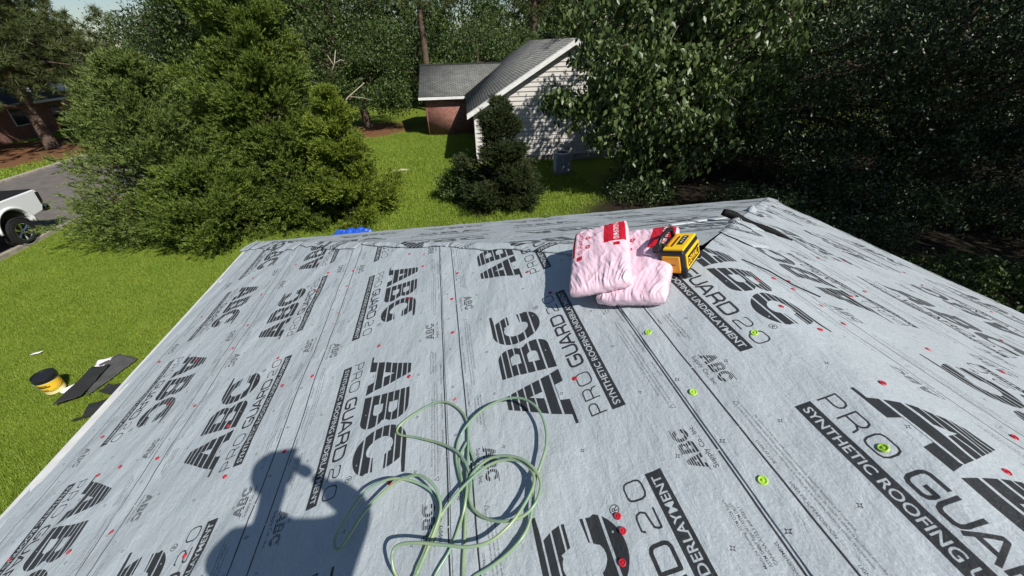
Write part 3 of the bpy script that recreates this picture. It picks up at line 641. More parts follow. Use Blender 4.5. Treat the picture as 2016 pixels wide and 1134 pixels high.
broad('tall dark oak behind the pear tree, filling the top right of the photo', (13.0, 13.0),
      [(10.5, 12.5, 4.5, 3.2, 2.6, 3.5), (14.5, 12, 5, 3.6, 3, 3.6), (12.5, 12, .8, 4, 2.6, 2.6), (18.5, 11, 3, 3.6, 3, 4), (8.5, 14.5, 5.5, 2.5, 2, 2.5), (12, 11.5, -1, 4, 2, 1.4), (18, 11.5, -.8, 4, 2, 1.6), (23, 9, 1, 4, 3, 3.4)],
      1000, 46, .42, .19, M_LEAF_DARK, .4, droop=.7, nlimb=60, inner=.4)
# trees and scrub in the shade to the right
broad('deep shade tree beyond the right eave, rising out of the frame', (20.0, -1.0),
      [(20, -1, 3.5, 3.5, 3.5, 3.6), (18.0, 1.5, 1.0, 2.6, 2.6, 2.3), (23, 1, 2, 3, 3, 3), (17, 2.0, 5.0, 2.5, 2.5, 2.0)],
      360, 40, .42, .19, M_LEAF_DARK, .35, nlimb=40)
broad('tall maple outside the right of the frame shading the undergrowth', (15.5, -8.5),
      [(12.7, -3.2, 6.2, 3.0, 3.0, 2.0), (14.0, -.8, 7.5, 3.0, 2.6, 2.0), (14.5, -8, 6.5, 3.8, 3.5, 2.8), (18, -6, 7, 4, 4, 3.5), (19, -11, 6, 4, 4, 3), (19, 0, 8, 4, 4, 3)],
      950, 34, .5, .24, M_LEAF_DARK, .35, nlimb=40, top=(1, 3, 8))
for lab, x, y, r, h, m_ in [('low dark scrub on the ground below the middle of the right eave', 9.2, 1.6, 1.5, 1.0, M_LEAF_DARK), ('ragged dark bush under the far corner of the right eave', 8.6, 4.3, 1.6, 1.0, M_LEAF_DARK), ('dark bush at the foot of the big dark tree on the right', 12.2, 3.0, 2.0, 1.3, M_LEAF_DARK), ('scrubby bush in deep shade right of the wire cage', 15.6, 1.2, 2.2, 1.5, M_LEAF_DARK), ('brighter green creeper patch at the right edge just beyond the eave', 10.6, -1.2, 1.6, .8, M_LEAF_MID), ('dark undergrowth bush left of the glossy pear trunk', 5.6, 6.6, 1.1, .7, M_LEAF_DARK), ('leafy sapling between the pear tree and the right eave', 7.6, 3.0, .9, 1.4, M_LEAF_DARK)]:
    broad(lab, (x, y), [(x, y, GZ+h*.4, r, r*.9, h*.6), (x+r*.4, y-.3, GZ+h*.55, r*.6, r*.6, h*.5), (x-r*.4, y+.4, GZ+h*.5, r*.55, r*.6, h*.55)], int(110*r), 34, .16, .10, m_, .03, cat='bush', name='bush', nlimb=14, top=(0, 0, h*.8), inner=.3)
# dark conifer-like bush in front of the neighbour's corner
M_DKCED = mat('dark_conifer_foliage', (.02, .034, .012), .6, .25, var=(.035, .05, .016), scale=2.2, island=[(.010, .018, .008), (.025, .042, .012), (.07, .09, .02), (.04, .03, .015)], translucent=.08)
cedar('dark ragged conifer in front of the corner of the grey siding house', .40, 7.5, 1.5, 3.6, 13000, M=M_DKCED, width_pow=.8, skirt=.3, name='conifer', sl=.13, sw=.015)
broad('bright leafy shrub at the left foot of the dark holly bush', (-1.15, 8.4), [(-1.15, 8.4, -1.7, .75, .7, .65), (-.9, 8.3, -1.2, .4, .4, .5)], 190, 36, .12, .08, M_LEAF_MID, .04, cat='bush', name='bush', nlimb=16, top=(0, 0, 1.), inner=.3, droop=-.2)
# behind: broadleaf trees in the middle, woods further off
broad('dark green tree with bare broken branches left of the brick wall', (-7.0, 27.0),
      [(-6.2, 25.5, .9, 2.6, 2.2, 2.0), (-9.2, 26, 2.2, 3.2, 2.4, 2.6), (-5.0, 26.5, 2.9, 2.2, 2, 1.8), (-12.5, 27, 3.0, 3, 2.4, 3), (-8.0, 27.5, 6.0, 3.8, 2.5, 2.8), (-14, 28, 6.5, 3, 2.5, 2.6), (-4.8, 25.0, -.3, 1.5, 1.4, 1.0)],
      1050, 50, .38, .18, M_LEAF_MID, .28, nlimb=60, twigs=40)
broad('yellow green shrub behind the small rounded cedar', (-8.6, 18.5), [(-8.6, 18.5, -.6, 1.8, 1.3, 1.7), (-9.8, 18.8, -1.2, 1.2, 1.1, 1.1), (-7.6, 18.4, -1.3, 1.0, 1, 1.1)], 300, 40, .22, .12, M_LEAF_YEL, .08, cat='bush', name='bush', nlimb=20, droop=0, top=(0, 0, 2.6))
broad('tall leafy tree behind the tallest cedar, left of the two pine trunks', (-15.0, 33.0),
      [(-15, 32, 4.5, 4.2, 3, 4.2), (-19, 34, 4.5, 3.5, 3, 4.8), (-12, 34, 7.5, 3.8, 3, 3.2), (-15.5, 33, .5, 3.6, 2.6, 2.0), (-16, 33, 8.5, 3.5, 3, 2.5)], 900, 46, .5, .24, M_LEAF_MID, .35, nlimb=40)
broad('rounded dark tree left of the tall leafy tree, below the open patch of sky', (-23.0, 36.0),
      [(-23, 36, 2.8, 3.0, 2.6, 4.0), (-21.5, 36, 5.0, 2.2, 2, 2.2), (-24.5, 36, .6, 2.4, 2.2, 2.0)], 330, 44, .45, .21, M_LEAF_DARK, .3, nlimb=30)
for i, (lab, x, y, s_, m_) in enumerate([('bushy tree behind the brick wing, between the pine trunks', -3.0, 38, 1., M_LEAF_MID), ('leafy thicket tree behind the ridge of the brick wing', 2.5, 36, 1.05, M_LEAF_MID), ('yellowish round tree behind the gable roof', 6.5, 40, .95, M_LEAF_MID), ('low dark tree behind the far end of the gable ridge', 10.5, 45, .72, M_LEAF_DARK)]):
    broad(lab, (x, y), [(x, y, 1.2, 3.6*s_, 2.6, 3.4*s_), (x-2.2, y+1, 0, 2.4*s_, 2.2, 2.5*s_), (x+2.2, y+.5, .5, 2.6*s_, 2.2, 2.8*s_)], 560, 40, .42, .2, m_, .25, nlimb=24, name='broadleaf_tree')
# pines: trunk, branches with needle tufts
def pine(label, x, y, h, r, z1, crad, nb, M=M_PINE, group=None, tuft=30, nl=.30, low=None, sw=.010, zmax=None, per=9):
    z0 = float(gz(np.array(x), np.array(y))); nb = int(nb*1.7); tuft = int(tuft*1.5); sw *= 1.25; T = thing('pine_tree', label, 'tree', (x, y, z0), group=group); C = []; ends = []
    for i in range(nb):
        t = RNG.uniform(0, 1)**1.1; zz = z1+(h-z1)*t; a = RNG.uniform(0, 2*PI); l = crad*(1-.75*t)*RNG.uniform(.55, 1.1); e = np.array([math.cos(a)*l, math.sin(a)*l, zz+l*RNG.uniform(-.28, .18)])
        ends.append(e); s0 = np.array([0, 0, zz])
        for k in range(per):
            f = RNG.uniform(.35, 1.05); C.append(s0+(e-s0)*f+RNG.normal(0, .30, 3)*np.array([1, 1, .45])*(.5+l*.22))
    if low: C += low[0]; ends += low[1]
    ends = ends[::3]
    C = np.array(C); m_ = len(C); d = unit(RNG.normal(0, 1, (m_, tuft, 3))+np.array([0, 0, .15])); c = C[:, None, :]+d*.02; w_ = unit(np.cross(d, RNG.normal(0, 1, (m_, tuft, 3))))*sw; L_ = nl*RNG.uniform(.6, 1.2, (m_, tuft, 1))
    V = np.stack([c-w_, c+w_, c+d*L_], 2).reshape(-1, 3); crown(T, [(V, np.arange(len(V)).reshape(-1, 3))], M); limbs((0, 0, 0), (0, 0, h), r, ends, parent=T, M=M_PINEBARK, bend=.1, rise=.01, twig_r=.01)
    return T
pine('pine with a thick pale trunk leaning over the dark house at the far left', -27.3, 25.4, 17, .34, 3.7, 6.2, 140, tuft=34, nl=.42, sw=.015, per=12)
pine('second pine behind the thick pale trunk, its needles against the sky', -36, 38, 19, .35, 4.5, 7.5, 90, nl=.5, sw=.022, per=12)
pine('pine beside the road whose boughs hang across the open patch of sky', -31.5, 21.0, 17, .26, 5.4, 8.5, 85, nl=.42, sw=.016, per=13)
pine('tall pine trunk left of the brick wing, thicker of the pair', -6.9, 40.5, 24, .42, 8.2, 5.5, 60, nl=.42, sw=.02)
pine('tall slender pine trunk behind the ridge of the brick wing', -2.3, 34.5, 23, .30, 8.0, 5., 55, nl=.42, sw=.02)
pine('dark pine trunk with forked branches behind the gable ridge', 9.9, 45.5, 20, .40, 7.6, 5., 55, nl=.42, sw=.02)
pine('short pine with bright needles right of the forked dark pine', 15.5, 38, 14, .3, 4.6, 4.5, 70, nl=.4, sw=.02)
# far woods round the horizon: repeated trees sharing two crowns
proto = broad('far tree of the wood closing the horizon', (-60, 96), [(-60, 96, 4, 7, 5, 6), (-64, 97, 2, 5, 4, 4.5), (-56, 96, 2.5, 5, 4, 5), (-60, 96, -1, 7, 4, 2)], 420, 34, .8, .42, M_LEAF_MID, .4, nlimb=10, name='far_tree', group='trees of the far wood')
proto['label'] = 'tree of the distant wood behind the houses, left end'
def copy_tree(o, parent=None):
    c = o.copy(); COL.objects.link(c)
    if parent is not None: c.parent = parent
    for ch in list(o.children): copy_tree(ch, c)
    return c
far = [(-78, 92), (-92, 80), (-48, 99), (-38, 92), (-27, 98), (-16, 90), (-6, 95), (5, 88), (16, 92), (28, 85), (40, 80), (52, 70), (-104, 62), (62, 55), (68, 38), (-34, 74), (-21, 70), (22, 62), (34, 50), (44, 34), (50, 18)]
for i, (x, y) in enumerate(far):
    c = copy_tree(proto); c.location = (x, y, GZ); c.rotation_euler.z = i*1.9; s = 1.35+.3*math.sin(i*2.3); c.scale = (s, s, s*(1.05 if i % 3 else .85)); c['label'] = 'tree of the distant wood behind the houses'
proto['label'] = 'tree of the distant wood behind the houses'

#@@PART3
# ------------------------------------------------------------------ neighbour's house
def shingle_mat(name, c1, c2, row=.14, wid=.32, mortar=(.05, .05, .05), msize=.012, bump=.5, var=.5, rough=.9):
    M = bpy.data.materials.new(name); M.use_nodes = True; t = M.node_tree; N = t.nodes; L = t.links; b = N['Principled BSDF']; uv = N.new('ShaderNodeUVMap')
    br = N.new('ShaderNodeTexBrick'); br.inputs['Color1'].default_value = (*c1, 1); br.inputs['Color2'].default_value = (*c2, 1); br.inputs['Mortar'].default_value = (*mortar, 1); br.inputs['Scale'].default_value = 1
    br.inputs['Mortar Size'].default_value = msize; br.inputs['Mortar Smooth'].default_value = .2; br.inputs['Brick Width'].default_value = wid; br.inputs['Row Height'].default_value = row; L.new(uv.outputs[0], br.inputs[0])
    n = N.new('ShaderNodeTexNoise'); n.inputs['Scale'].default_value = 1.3; n.inputs['Detail'].default_value = 8; L.new(uv.outputs[0], n.inputs[0]); mr = N.new('ShaderNodeMapRange'); mr.inputs[1].default_value = .3; mr.inputs[2].default_value = .7; mr.inputs[3].default_value = 1-var*.5; mr.inputs[4].default_value = 1+var*.3; L.new(n.outputs[0], mr.inputs[0])
    mx = N.new('ShaderNodeMix'); mx.data_type = 'RGBA'; mx.blend_type = 'MULTIPLY'; mx.inputs[0].default_value = 1; L.new(br.outputs[0], mx.inputs[6]); L.new(mr.outputs[0], mx.inputs[7]); L.new(mx.outputs[2], b.inputs['Base Color']); b.inputs['Roughness'].default_value = rough; b.inputs['Specular IOR Level'].default_value = .2
    bp = N.new('ShaderNodeBump'); bp.inputs['Strength'].default_value = bump; bp.inputs['Distance'].default_value = .012; bp.invert = True; L.new(br.outputs['Fac'], bp.inputs['Height']); L.new(bp.outputs[0], b.inputs['Normal']); return M
M_SHIN = shingle_mat('grey_shingles', (.15, .155, .148), (.21, .213, .20), .143, .30, (.05, .052, .05), .02, .8)
M_BRICK = shingle_mat('red_brick', (.19, .045, .03), (.30, .10, .065), .078, .225, (.38, .32, .28), .010, .8, .5)
M_BRICKO = shingle_mat('orange_brick', (.42, .15, .07), (.50, .20, .10), .075, .215, (.4, .3, .24), .010, .5, .4)
M_SIDING = mat('grey_vinyl_siding', (.58, .55, .51), .55, .4, var=(.50, .475, .44), scale=3)
M_DARKR = shingle_mat('dark_shingles', (.05, .055, .065), (.08, .085, .095), .143, .3, (.03, .03, .03), .02, .6)
M_GLASS = mat('dark_glass', (.02, .025, .03), .06, .6)
def face(name, pts, uvs, M, parent, thick=0.):
    me = fastmesh(name, pts, np.array([list(range(len(pts)))]), np.array(uvs)); o = link(name, me, parent, M)
    if thick: s = o.modifiers.new('solid', 'SOLIDIFY'); s.thickness = thick; s.offset = -1
    return o
NB = thing('neighbour_house', 'neighbour house with grey siding gable, grey shingle roof and low brick wing', 'house', (.10, 13.85, 0), math.radians(-3.5))
W_, P_ = 9.5, .575; xm = W_/2; ez = .03; top_z = ez+(xm+.35)*P_; wb = GZ-.1
# siding boards, one by one
lap = .2; z = GZ+.30; shared = None; k = 0
while z < top_z-.28:
    zt = z+lap; over = max(0, (zt-ez-.10)/P_-.25) if zt > ez-.1 else 0
    x0, x1 = over, W_-over
    if x1-x0 < .3: break
    mb = MB(); mb.prism([(-.045, 0), (-.006, lap), (.03, lap), (.03, -.022), (-.045, -.022)], 0, 0, 1)
    if shared is None: shared = mb.mesh('siding_board'); shared.materials.append(M_SIDING)
    o = bpy.data.objects.new('siding_board', shared); COL.objects.link(o); o.parent = NB; o.location = (x0, 0, z); o.scale = (x1-x0, 1, 1); z = zt
mb = MB(); mb.bbox((.04, .04, wb), (W_-.04, 13.6, -.12)); mb.prism([(.1, -.12), (W_-.1, -.12), (xm+.1, top_z-.3), (xm-.1, top_z-.3)], 1, .04, 13.6); mb.build('wall', M_SIDING, NB)
mb = MB(); mb.bbox((0, -.015, wb), (W_, .1, GZ+.29)); mb.build('foundation', M_CONC, NB)
for x in (-.035, W_-.065): mb = MB(); mb.bbox((x, -.045, GZ+.25), (x+.10, .06, -.04)); mb.build('corner_trim', M_WHITE, NB)
def slope(sg):
    xe = -.35 if sg < 0 else W_+.35; L_ = math.hypot(xm+.35, (xm+.35)*P_)
    face('roof', [(xe, -.38, ez), (xm, -.38, top_z), (xm, 13.9, top_z), (xe, 13.9, ez)][::(-1 if sg < 0 else 1)], [(0, 0), (0, L_), (14.3, L_), (14.3, 0)][::(-1 if sg < 0 else 1)], M_SHIN, NB, .05)
slope(-1); slope(1)
def rake(sg, y):
    a = Vector((xm, y, top_z-.02)); b = Vector(((-.37 if sg < 0 else W_+.37), y, ez-.035)); mb = MB(); dn = Vector((0, 0, -.21)); th = Vector((0, .03, 0))
    mb.add([a, b, b+dn, a+dn, a+th, b+th, b+dn+th, a+dn+th], [(0, 1, 2, 3), (7, 6, 5, 4), (0, 4, 5, 1), (1, 5, 6, 2), (2, 6, 7, 3), (3, 7, 4, 0)]); mb.build('rake_board', M_WHITE, NB)
    mb = MB(); w3 = Vector((0, .37, 0)); a2 = a+dn*.95+th; b2 = b+dn*.95+th; mb.add([a2, b2, b2+w3, a2+w3], [(0, 1, 2, 3)]); mb.build('soffit', M_WHITE, NB)
    mb = MB(); q = Vector((0, -.02, .055)); mb.add([a, b, b+q, a+q, a+th, b+th], [(0, 1, 2, 3), (0, 3, 5, 4)]); mb.build('drip_edge', M_WHITE, NB)
rake(-1, -.385); rake(1, -.385)
mb = MB(); mb.bbox((-.37, -.37, ez-.20), (-.34, 7.85, ez-.055)); mb.build('fascia', M_WHITE, NB)
mb = MB(); mb.bbox((-.60, -.385, ez-.26), (-.0, -.33, ez-.06)); mb.build('return_board', M_WHITE, NB) if False else None
mb = MB(); mb.add([(xm-.16, -.39, top_z-.16*P_+.03), (xm, -.39, top_z+.035), (xm+.16, -.39, top_z-.16*P_+.03), (xm-.16, 13.9, top_z-.16*P_+.03), (xm, 13.9, top_z+.035), (xm+.16, 13.9, top_z-.16*P_+.03)], [(0, 1, 4, 3), (1, 2, 5, 4)]); mb.build('ridge_cap', M_DARKR, NB)
# brick wing
by, bx = 8.15, -3.05; bs = .45; br_y = by-.35+3.7; br_z = ez+3.7*bs; xv = (br_z-ez)/P_-.35
face('brick_wall', [(bx, by, wb), (0, by, wb), (0, by, ez-.1), (bx, by, ez-.1)], [(0, 0), (-bx, 0), (-bx, 2.5), (0, 2.5)], M_BRICK, NB, .1)
face('brick_wall', [(bx, by+6.6, wb), (bx, by, wb), (bx, by, ez-.1), (bx, by+3.3, ez+1.4), (bx, by+6.6, ez-.1)], [(0, 0), (6.6, 0), (6.6, 2.5), (3.3, 4), (0, 2.5)], M_BRICK, NB, .1)
L_ = 3.7*math.sqrt(1+bs*bs)
face('roof', [(bx-.33, by-.35, ez), (-.32, by-.35, ez), (xv, br_y, br_z), (bx-.33, br_y, br_z)], [(0, 0), (3, 0), (xv-bx+.33, L_), (0, L_)], M_SHIN, NB, .05)
face('roof', [(bx-.33, br_y, br_z), (xv, br_y, br_z), (xv-.5, br_y+3.7, ez), (bx-.33, br_y+3.7, ez)], [(0, 0), (5, 0), (5, L_), (0, L_)], M_SHIN, NB, .05)
mb = MB(); mb.bbox((bx-.35, by-.38, ez-.19), (-.38, by-.345, ez-.035)); mb.build('fascia', M_WHITE, NB)
mb = MB(); mb.bbox((bx-.33, by-.34, ez-.20), (-.38, by-.005, ez-.17)); mb.build('soffit', M_WHITE, NB)
mb = MB(); mb.add([(bx-.34, br_y-.14, br_z-.14*bs+.03), (bx-.34, br_y, br_z+.035), (bx-.34, br_y+.14, br_z-.14*bs+.03), (xv, br_y-.14, br_z-.14*bs+.03), (xv, br_y, br_z+.035), (xv, br_y+.14, br_z-.14*bs+.03)], [(0, 1, 4, 3), (1, 2, 5, 4)]); mb.build('ridge_cap', M_DARKR, NB)
M_STRAW = mat('fallen_pine_straw', (.26, .11, .05), .95, .1, var=(.14, .06, .03), scale=20)
mb = MB()
for i in range(160):      # pine straw gathered in the valley
    t = random.random(); p = Vector((-.3, by-.3, ez)).lerp(Vector((xv, br_y, br_z)), t*.55)+Vector((random.gauss(0, .07), random.gauss(0, .07), .03+random.random()*.02)); d = Vector((random.gauss(0, 1), random.gauss(0, 1), .1)).normalized()*.09; s = d.cross(Vector((0, 0, 1))).normalized()*.012
    mb.add([p-d-s, p-d+s, p+d+s, p+d-s], [(0, 1, 2, 3)])
tag(mb.build('valley_straw', M_STRAW, NB), kind='stuff')
# electric box on the wall
mb = MB(); mb.bbox((4.55, -.16, GZ+.62), (4.85, -.03, GZ+1.0)); mb.build('meter_box', mat('grey_box', (.5, .5, .5), .4), NB, bevel=.01)
mb = MB(); mb.tube([(4.7, -.06, GZ+.6), (4.7, -.06, GZ+.35), (4.5, -.3, GZ+.28)], .014, 6); mb.build('conduit', M_BLKPL, NB)

# air conditioner
AC = thing('air_conditioner', 'round cornered grey outdoor air conditioner standing beside the siding wall', 'air conditioner', (3.85, 11.35, float(gz(np.array(3.8), np.array(11.3)))-.02), math.radians(-3.5))
def rsq(r, c=.16, n=6):
    out = []
    for q, (sx, sy) in enumerate(((1, 1), (-1, 1), (-1, -1), (1, -1))):
        for i in range(n+1):
            a = PI/2*(q+i/n); out.append((sx*(r-c)+c*math.cos(a), sy*(r-c)+c*math.sin(a)))
    return out
M_ACG = mat('ac_grey_paint', (.46, .48, .50), .5, var=(.36, .38, .40), scale=5)
M_ACD = mat('ac_dark_coil', (.035, .04, .05), .6)
mb = MB(); mb.prism(rsq(.35), 2, .05, .93); mb.build('coil', M_ACD, AC)
lm = MB(); lo = rsq(.375); li = rsq(.345); n = len(lo); lm.add([(x, y, 0) for x, y in lo]+[(x, y, .022) for x, y in li]+[(x, y, 0.006) for x, y in li], [(i, (i+1) % n, n+(i+1) % n, n+i) for i in range(n)]+[(i+2*n, 2*n+(i+1) % n, (i+1) % n, i) for i in range(n)]); lme = lm.mesh('louver'); lme.materials.append(M_ACG)
for i in range(22):
    o = bpy.data.objects.new('louver', lme); COL.objects.link(o); o.parent = AC; o.location = (0, 0, .07+i*.039)
for x, y in rsq(.375)[3::7]: mb = MB(); mb.tube([(x*1.0, y*1.0, .03), (x, y, .93)], .02, 6); mb.build('corner_post', M_ACG, AC)
for x, y in ((0, -.378), (.378, 0), (-.378, 0)): mb = MB(); mb.bbox((x-.012, y-.012, .05), (x+.012, y+.012, .93)); mb.build('rib', M_ACG, AC)
mb = MB(); mb.lathe([(.28, .955), (.30, .975), (.37, .97), (.385, .93), (.36, .92)], n=32); mb.build('top_rim', mat('ac_light_rim', (.55, .55, .52), .5), AC, smooth=True)
mb = MB(); mb.lathe([(.0, .93), (.30, .935)], n=32); mb.build('fan_opening', M_ACD, AC)
mb = MB()
for r in (.06, .10, .14, .18, .22, .26): mb.tube([(r*math.cos(a), r*math.sin(a), .97) for a in np.linspace(0, 2*PI, 25)], .003, 4, cap=False)
tag(mb.build('fan_guard', M_ACD, AC), kind='stuff')
mb = MB(); mb.bbox((-.45, -.45, -.06), (.45, .45, .05)); mb.build('pad', M_CONC, AC)

# two far houses across the street
def hip_house(label, x0, y0, x1, y1, eave, rise, Mw, Mr, oh=.5, wins=()):
    T = thing('house', label, 'house', ((x0+x1)/2, (y0+y1)/2, GZ)); cx, cy = (x0+x1)/2, (y0+y1)/2; a, b = (x1-x0)/2, (y1-y0)/2; h = eave-GZ
    for pts, u in [([(a, -b, -.1), (a, b, -.1), (a, b, h), (a, -b, h)], 2*b), ([(-a, -b, -.1), (a, -b, -.1), (a, -b, h), (-a, -b, h)], 2*a), ([(-a, b, -.1), (-a, -b, -.1), (-a, -b, h), (-a, b, h)], 2*b), ([(a, b, -.1), (-a, b, -.1), (-a, b, h), (a, b, h)], 2*a)]:
        face('wall', pts, [(0, 0), (u, 0), (u, h), (0, h)], Mw, T)
    A, B = a+oh, b+oh; r = min(A, B); z = h-.02; rz_ = h+rise
    if B > A: R1, R2_ = (0, -(B-r), rz_), (0, B-r, rz_)
    else: R1, R2_ = (-(A-r), 0, rz_), (A-r, 0, rz_)
    c = [(-A, -B, z), (A, -B, z), (A, B, z), (-A, B, z)]
    if B > A: F4 = [[c[0], c[1], R1], [c[1], c[2], R2_, R1], [c[2], c[3], R2_], [c[3], c[0], R1, R2_]]
    else: F4 = [[c[0], c[1], R2_, R1], [c[1], c[2], R2_], [c[2], c[3], R1, R2_], [c[3], c[0], R1]]
    for f in F4:
        p = [Vector(q) for q in f]; e = (p[1]-p[0]).normalized(); nn = e.cross((p[2]-p[0])).normalized(); s = nn.cross(e)
        face('roof', [tuple(q) for q in p], [((q-p[0]).dot(e), (q-p[0]).dot(s)) for q in p], Mr, T)
    mb = MB(); mb.bbox((-A, -B, z-.18), (A, B, z-.02)); mb.build('fascia', M_WHITE, T)
    for (wx, wy, wz, dx, dy, dz, nm) in wins:
        mb = MB(); mb.bbox((wx-dx/2, wy-dy/2, wz), (wx+dx/2, wy+dy/2, wz+dz)); o = mb.build(nm, M_WHITE if nm == 'window' else M_BRICKH, T)
        mb = MB(); mb.bbox((wx-dx/2+(.06 if dx > .2 else -.01), wy-dy/2+(.06 if dy > .2 else -.01), wz+.06), (wx+dx/2-(.06 if dx > .2 else -.01), wy+dy/2-(.06 if dy > .2 else -.01), wz+dz-.06)); mb.build('pane', M_GLASS, o)
    return T
hip_house('dark red brick house under a dark roof at the far left edge', -45, 22, -32, 34.5, .0, 2.2, M_BRICK, M_DARKR, wins=[(6.5, 2.0, .9, .1, 1.5, 1.3, 'window'), (6.5, -2.2, .9, .1, 1.8, 1.3, 'window'), (6.5, 5.2, 0.0, .1, 1.0, 2.05, 'door')])
hip_house('orange brick house with a pale roof, seen through the cedar boughs', -46, 46.5, -32.6, 56, -.1, 1.7, M_BRICKO, mat('pale_roof', (.55, .56, .56), .5), wins=[(3.0, -4.75, .9, 1.5, .1, 1.2, 'window'), (-2.0, -4.75, .9, 1.5, .1, 1.2, 'window')])

# ------------------------------------------------------------------ vehicles
M_PAINTW = mat('white_car_paint', (.72, .74, .74), .22, .5, coat=.5)
M_PAINTD = mat('dark_car_paint', (.02, .025, .035), .2, .5, coat=.6)
M_CHROME = mat('chrome', (.75, .76, .78), .12, metal=1.)
M_TYRE = mat('tyre_rubber', (.016, .016, .017), .75, .3, bump=.5, bscale=40, bdist=.01)
M_TAIL = mat('tail_lamp', (.25, .01, .01), .2)
def wheel(parent, c, r, wd, sg, spokes=12):
    rot = Matrix.Rotation(PI/2*sg, 3, 'Y'); w_ = None
    rr_ = r*.62; mb = MB(); prof = [(rr_, -wd/2+.01), (rr_+.02, -wd/2), (r-.04, -wd/2), (r, -wd/2+.05), (r, wd/2-.05), (r-.04, wd/2), (rr_+.02, wd/2), (rr_, wd/2-.01)]
    mb.lathe(prof, n=40, rot=rot)
    T = MB(); 
    for k in range(40):       # lugs
        a = 2*PI*k/40; 
        for s in (-1, 1):
            v = rot @ Vector((math.cos(a+s*.03)*(r+.004), math.sin(a+s*.03)*(r+.004), s*wd*.36)); rt = rot @ Matrix.Rotation(a, 3, 'Z'); mb.box(v, (.03, .045, wd*.30), rt)
    t = mb.build('wheel', M_TYRE, parent, loc=c)
    mb = MB(); mb.lathe([(rr_+.005, wd/2-.01), (rr_-.01, wd/2-.005), (rr_-.025, wd/2-.03), (rr_-.03, -wd/2+.02)], n=40, rot=rot); mb.build('rim', M_CHROME, t, smooth=True)
    mb = MB(); mb.lathe([(0, -wd/2+.04), (rr_-.02, -wd/2+.04)], n=24, rot=rot); mb.build('brake', M_BLKPL, t)
    for k in range(spokes):
        a = 2*PI*k/spokes+(.13 if k % 2 else -.13)+.2; p0 = rot @ Vector((math.cos(a)*.04, math.sin(a)*.04, wd/2-.045)); a2 = a+(.05 if k % 2 else -.05); p1 = rot @ Vector((math.cos(a2)*(rr_-.01), math.sin(a2)*(rr_-.01), wd/2-.02))
        mb = MB(); mb.tube([p0, p0.lerp(p1, .5), p1], [.022, .016, .020], 4); mb.build('spoke', M_CHROME, t)
    mb = MB(); mb.lathe([(0, wd/2-.02), (.045, wd/2-.022), (.055, wd/2-.05)], n=16, rot=rot); mb.build('hub_cap', M_CHROME, t, smooth=True)
    return t
TR = thing('pickup_truck', 'white lifted pickup truck parked on the road, only its rear wheel and bed in view', 'truck', (-16.25, 7.45, GZ-.02), 0)
def arch(cy, r, z0, n=12): return [(cy-r*math.cos(PI*i/n), z0+r*math.sin(PI*i/n)) for i in range(n+1)]
wr_ = .44
prof = [(-5.0, .72), (-5.05, 1.0), (-4.9, 1.25), (-3.4, 1.36), (-2.4, 1.40), (1.18, 1.44), (1.25, 1.40), (1.22, 1.0), (1.10, .80), (.95, .72)]
low = [(.62, .72)]+arch(0, .56, .62)[::-1][0:]+[(-.62, .70), (-3.05, .70)]+arch(-3.72, .56, .62)[::-1]+[(-4.4, .72)]
bod = [(-5.0, .72), (-5.05, 1.0), (-4.9, 1.22), (-3.3, 1.36), (-2.6, 1.42), (1.18, 1.46), (1.25, 1.42), (1.22, 1.0), (1.08, .78)]+[(.60, .72)]+[(y, z) for y, z in [(.56*math.cos(PI*i/12), .60+.54*math.sin(PI*i/12)) for i in range(13)]]+[(-.62, .70), (-3.1, .70)]+[(-3.72+.56*math.cos(PI*i/12), .60+.54*math.sin(PI*i/12)) for i in range(13)]+[(-4.35, .70)]
mb = MB(); mb.prism(bod[::-1], 0, .86, .98); mb.build('side_panel', M_PAINTW, TR, bevel=.03, seg=3)
mb = MB(); mb.prism(bod[::-1], 0, -.98, -.86); mb.build('side_panel', M_PAINTW, TR, bevel=.03, seg=3)
mb = MB(); mb.bbox((-.86, -4.95, .75), (.86, 1.2, 1.30)); mb.build('chassis', M_BLKPL, TR)
mb = MB(); mb.bbox((-.92, -.85, 1.43), (.92, 1.20, 1.485)); mb.build('tonneau_cover', M_BLKPL, TR, bevel=.015)
mb = MB(); mb.bbox((-.88, 1.17, .86), (.88, 1.25, 1.44)); mb.build('tailgate', M_PAINTW, TR, bevel=.02)
for s in (-1, 1):
    mb = MB(); mb.prism([(1.14, .98), (1.262, .98), (1.285, 1.36), (1.16, 1.38)], 0, s*.80, s*.992); mb.build('tail_lamp', M_BLKPL, TR, bevel=.01)
    mb = MB(); mb.tube([(s*.99, .62*math.cos(a), .60+.60*math.sin(a)) for a in np.linspace(-.05, PI+.05, 16)], .045, 6); mb.build('wheel_flare', M_PAINTW, TR, smooth=True)
    wheel(TR, (s*.88, 0, wr_), wr_, .31, s); wheel(TR, (s*.88, -3.72, wr_), wr_, .31, s)
mb = MB(); mb.box((0, 1.36, .80), (1.9, .18, .22)); mb.build('rear_bumper', M_CHROME, TR, bevel=.04, seg=3)
mb = MB(); mb.tube([(-.55, 1.25, .95), (-.5, 1.62, 1.0), (-.2, 1.70, 1.02), (.0, 1.6, 1.0), (.02, 1.3, .95)], .035, 8); mb.build('towing_step', M_PAINTW, TR, smooth=True)
mb = MB(); mb.add([(-.90, -2.95, 1.38), (.90, -2.95, 1.38), (.90, -.88, 1.40), (-.90, -.88, 1.40), (-.70, -2.15, 1.95), (.70, -2.15, 1.95), (.70, -1.05, 1.97), (-.70, -1.05, 1.97)], [(0, 1, 5, 4), (1, 2, 6, 5), (2, 3, 7, 6), (3, 0, 4, 7), (4, 5, 6, 7)]); mb.build('cab', M_GLASS, TR, bevel=.04)
